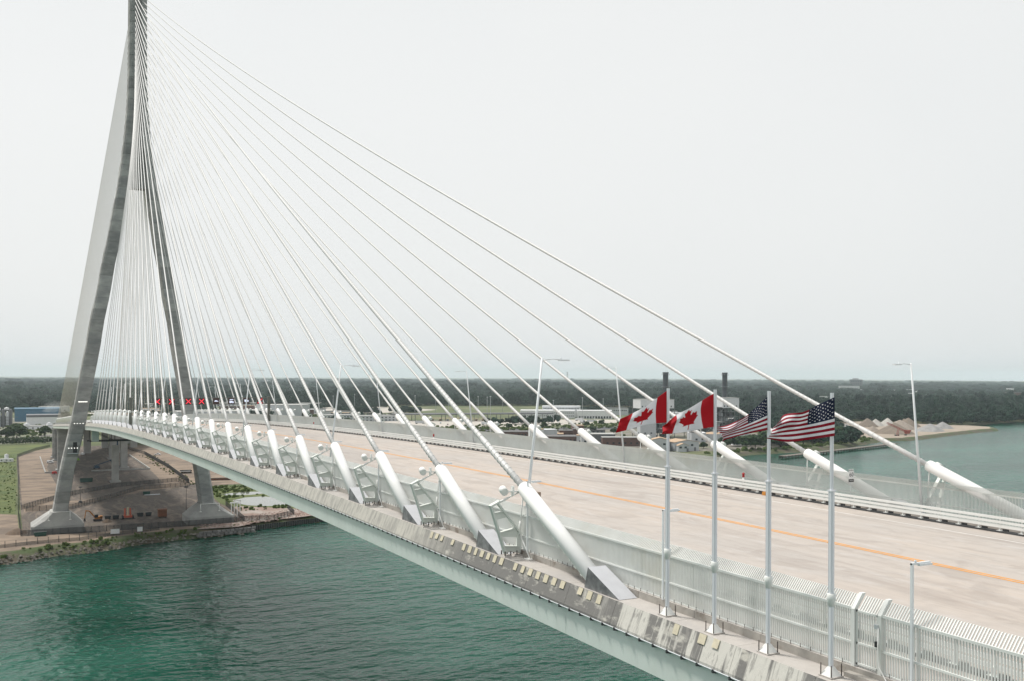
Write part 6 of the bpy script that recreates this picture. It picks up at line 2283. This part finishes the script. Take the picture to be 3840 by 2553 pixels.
# --- gravel heaps and the red loading conveyor on the spit
PM = {'b': pm('brown_gravel', (0.17, 0.14, 0.112), 0.95, 0.2, 0.2, bump=0.6, bscale=0.6), 'g': pm('grey_gravel', (0.26, 0.256, 0.252), 0.95, 0.15, 0.2, bump=0.6, bscale=0.6), 'w': pm('pale_gravel', (0.37, 0.355, 0.33), 0.95, 0.12, 0.2, bump=0.6, bscale=0.6), 't': pm('tan_gravel', (0.26, 0.222, 0.187), 0.95, 0.15, 0.2, bump=0.6, bscale=0.6)}
heaps = [(957, 1061, 17, 13.2, 'b', 'tall brown gravel heap at the left of the spit'), (871, 977, 9.5, 7.5, 't', 'small tan gravel heap before the left brown one'), (970, 1092, 13, 11, 'w', 'pale gravel heap behind, left of the two white ones'), (966, 1112, 13, 12.4, 'w', 'pale gravel heap behind, right of the two white ones'),
         (890, 1050, 21, 13.7, 't', 'broad tan gravel heap behind the red conveyor'), (822, 962, 25, 14.5, 'b', 'largest dark brown gravel heap in front, beside the red conveyor'), (934, 1118, 17, 14, 'b', 'brown gravel heap at the back right'), (950, 1128, 9, 12, 'b', 'small brown gravel heap at the back, left of the larger'),
         (840, 1049, 19, 10.8, 'g', 'grey gravel heap at the front right'), (878, 1120, 15, 10.4, 'g', 'grey gravel heap farthest right'), (905, 965, 11, 9.5, 'g', 'grey gravel heap half hidden by trees at the far left')]
for X, Y, r_, h_, kd, lab in heaps:
    t = thing('gravel_heap', lab, 'heap', (X, Y, GR), rs.uniform(0, 6), 'gravel heaps on the spit')
    vs, fs = [], []
    nl, ns = 9, 26
    rng = random.Random(int(X * 7 + Y))
    ph_ = [rng.uniform(0, 6.28) for _ in range(6)]
    for i in range(nl):
        q = 1 - i / (nl - 1)
        for k in range(ns):
            a = 2 * math.pi * k / ns
            lump = 1 + 0.10 * math.sin(2 * a + ph_[0]) + 0.07 * math.sin(3 * a + ph_[1] + i * 0.3) + 0.04 * math.sin(7 * a + ph_[2] + i) + rng.uniform(-.015, .015)
            vs.append((r_ * q * lump * math.cos(a), r_ * q * lump * 1.1 * math.sin(a), -0.2 + h_ * (1 - q) ** 0.92 - 0.04 * h_ * (1 - q) ** 6))
    for i in range(nl - 1):
        for k in range(ns):
            k2 = (k + 1) % ns
            fs.append((i * ns + k, i * ns + k2, (i + 1) * ns + k2, (i + 1) * ns + k))
    MB().add(vs, fs, True).build('gravel', PM[kd], t)
cvr = thing('loading_conveyor', 'red lattice conveyor standing before the brown gravel heap', 'conveyor', (786, 926, GR))
M_cr = pm('faded_red_paint', (0.32, 0.075, 0.055), 0.6, 0.2, 0.5)
ca, cb_ = Vector((0, 16, 3.5)), Vector((4, -14, 15))
for s_ in (-0.8, 0.8):
    for dz in (0, 1.6):
        MB().beam(tuple(ca + Vector((s_, 0, dz))), tuple(cb_ + Vector((s_, 0, dz))), 0.3, 0.3).build('chord', M_cr, cvr)
for i in range(14):
    a, b = ca.lerp(cb_, i / 14), ca.lerp(cb_, (i + 1) / 14)
    MB().beam(tuple(a + Vector((-0.8, 0, 0 if i % 2 else 1.6))), tuple(b + Vector((-0.8, 0, 1.6 if i % 2 else 0))), 0.2, 0.2).build('lattice_bar', M_cr, cvr)
MB().hexa([(-1.5, 14, 2.2), (1.5, 14, 2.2), (1.5, 19, 2.2), (-1.5, 19, 2.2)], [(-2.5, 13, 6.5), (2.5, 13, 6.5), (2.5, 21, 6.5), (-2.5, 21, 6.5)]).build('hopper', M_cr, cvr)
MB().beam((-1, 2, 9), (-1, -1, 0), 0.4, 0.4).beam((1, 2, 9), (1, -1, 0), 0.4, 0.4).build('trestle', M_cr, cvr)
MB().beam((0, 15, 3), (0, 14, 0), 0.5, 0.5).build('leg', M_cr, cvr)
for yy in (-3, 0.5, 14):
    MB().cyl((-1.6, yy, 0.7), (1.6, yy, 0.7), 0.8, n=10).build('wheels', M_black, cvr)

# --- far buildings among the trees
building('far_tower_block', 'dark tower block rising above the far trees on the right', 4144, 4438, 72, 50, 58, 0.75, M_bdark, M_bdark, rows=(30, 44), step=12, ww=6, wh=5)
building('far_hall', 'long low building at the foot of the far tower block', 3807, 4028, 105, 60, 24, 0.75, M_bgrey, M_roofg)
building('far_plant_room', 'pale plant room on the roof of the far tower block', 4160, 4450, 34, 20, 66, 0.75, M_bgrey, M_roofg)
for i, (X, Y, w_, h_, lab) in enumerate(((3328, 3803, 84, 11, 'pale flat roofed hall below the far tower block, right'), (2625, 3225, 132, 14, 'long white flat roofed hall beyond the right woodland'), (2624, 3420, 26, 9, 'small white building right of the long white hall'), (2117, 3031, 60, 21, 'brown building at the right edge beyond the woodland'), (3364, 3659, 34, 11, 'small pale building below the far tower block, left'), (3045, 4304, 30, 20, 'small white building near the right edge, farthest away'), (2880, 3500, 70, 12, 'white hall between the far trees on the right'), (2500, 2950, 40, 12, 'small white hall left of the long white hall'))):
    building('far_hall', lab, X, Y, w_, 40, h_, 0.85, M_brick if 'brown' in lab else M_bwhite, M_roofd if 'brown' in lab else M_bwhite)
rng = random.Random(21)
fl_ = []
while len(fl_) < 30:
    a_, q_ = R(rng.uniform(44.5, 57)), rng.uniform(2850, 5400)
    fl_.append((a_, q_, rng.uniform(24, 70), rng.uniform(7, 13)))
fl_.sort()
for i, (a_, q_, w_, h_) in enumerate(fl_):
    building('far_house_row', 'pale building in the far right trees, %s from the left' % ORD(i + 1), -45 + q_ * math.cos(a_), -30 + q_ * math.sin(a_), w_, 22, h_, 0.85 + rng.uniform(-.4, .4), (M_bwhite, M_bgrey, M_brick)[i % 3], (M_roofg, M_bwhite, M_roofd)[(i // 2) % 3])
t = thing('box_truck', 'white lorry on the clearing road above the factory at the left', 'truck', (3300, 84, GR))
MB().bx(-1.3, 1.3, -11, 10, 1.0, 4.6).build('trailer', M_bwhite, t)
MB().bx(-1.3, 1.3, 10.5, 13.5, 0.8, 3.8).build('cab', M_bwhite, t)
for yy in (-8, -6.5, 7, 12):
    MB().cyl((-1.3, yy, 0.5), (1.3, yy, 0.5), 0.55, n=8).build('wheels', M_black, t)
# lattice radio mast
t = thing('radio_mast', 'thin lattice radio mast on the horizon left of the stacks', 'mast', (3950, 2330, GR))
hm = 92
for a in range(3):
    an = a * 2.094
    MB().cyl((3.2 * math.cos(an), 3.2 * math.sin(an), -0.3), (1.0 * math.cos(an), 1.0 * math.sin(an), hm), 0.4, n=5).build('leg', M_lattice, t)
for i in range(20):
    z0_, z1_ = hm * i / 20, hm * (i + 1) / 20
    for a in range(3):
        a1, a2 = a * 2.094, (a + 1) * 2.094
        q1, q2 = 3.2 - 2.2 * i / 20, 3.2 - 2.2 * (i + 1) / 20
        MB().beam((q1 * math.cos(a1), q1 * math.sin(a1), z0_), (q2 * math.cos(a2), q2 * math.sin(a2), z1_), 0.25, 0.25).build('brace', M_lattice, t)
for z in (hm - 6, hm - 16, hm - 26):
    for a in range(6):
        an = a * 1.047
        MB().bx(4 * math.cos(an) - 0.5, 4 * math.cos(an) + 0.5, 4 * math.sin(an) - 0.5, 4 * math.sin(an) + 0.5, z, z + 4).build('antenna', M_bgrey, t)

# ================================================================== HAZE
hz = MB().bx(-9500, 34500, -26500, 31000, -65.0, 222.0)
hm_ = bpy.data.materials.new('haze')
hm_.use_nodes = True
hn = hm_.node_tree.nodes
hn.remove(hn['Principled BSDF'])
hv = hn.new('ShaderNodeVolumePrincipled')
hv.inputs['Color'].default_value = (0.80, 0.91, 0.97, 1)
hv.inputs['Density'].default_value = 4.8e-5
hv.inputs['Anisotropy'].default_value = 0.0
hm_.node_tree.links.new(hv.outputs[0], hn['Material Output'].inputs['Volume'])
hz_o = bpy.data.objects.new('haze', hz.mesh('haze', hm_, (0, 0, -Z0)))
col.objects.link(hz_o)
hz_o['kind'] = 'stuff'

# small orange junction boxes at the foot of the far barrier
for X, lab in ((33.0, 'small orange box at the foot of the far barrier near the flags'), (84.0, 'small rusty box at the foot of the far barrier left of the flags')):
    t = thing('junction_box', lab, 'box', (X, 40.15, zd(X) + 0.04))
    MB().bx(-0.25, 0.25, -0.15, 0.15, 0, 0.35).build('case', pm('orange_case', (0.55, 0.22, 0.03), 0.5, 0.1, 2), t)
    MB().bx(-0.9, -0.25, -0.1, 0.1, 0, 0.06).build('plate', M_bolt, t)
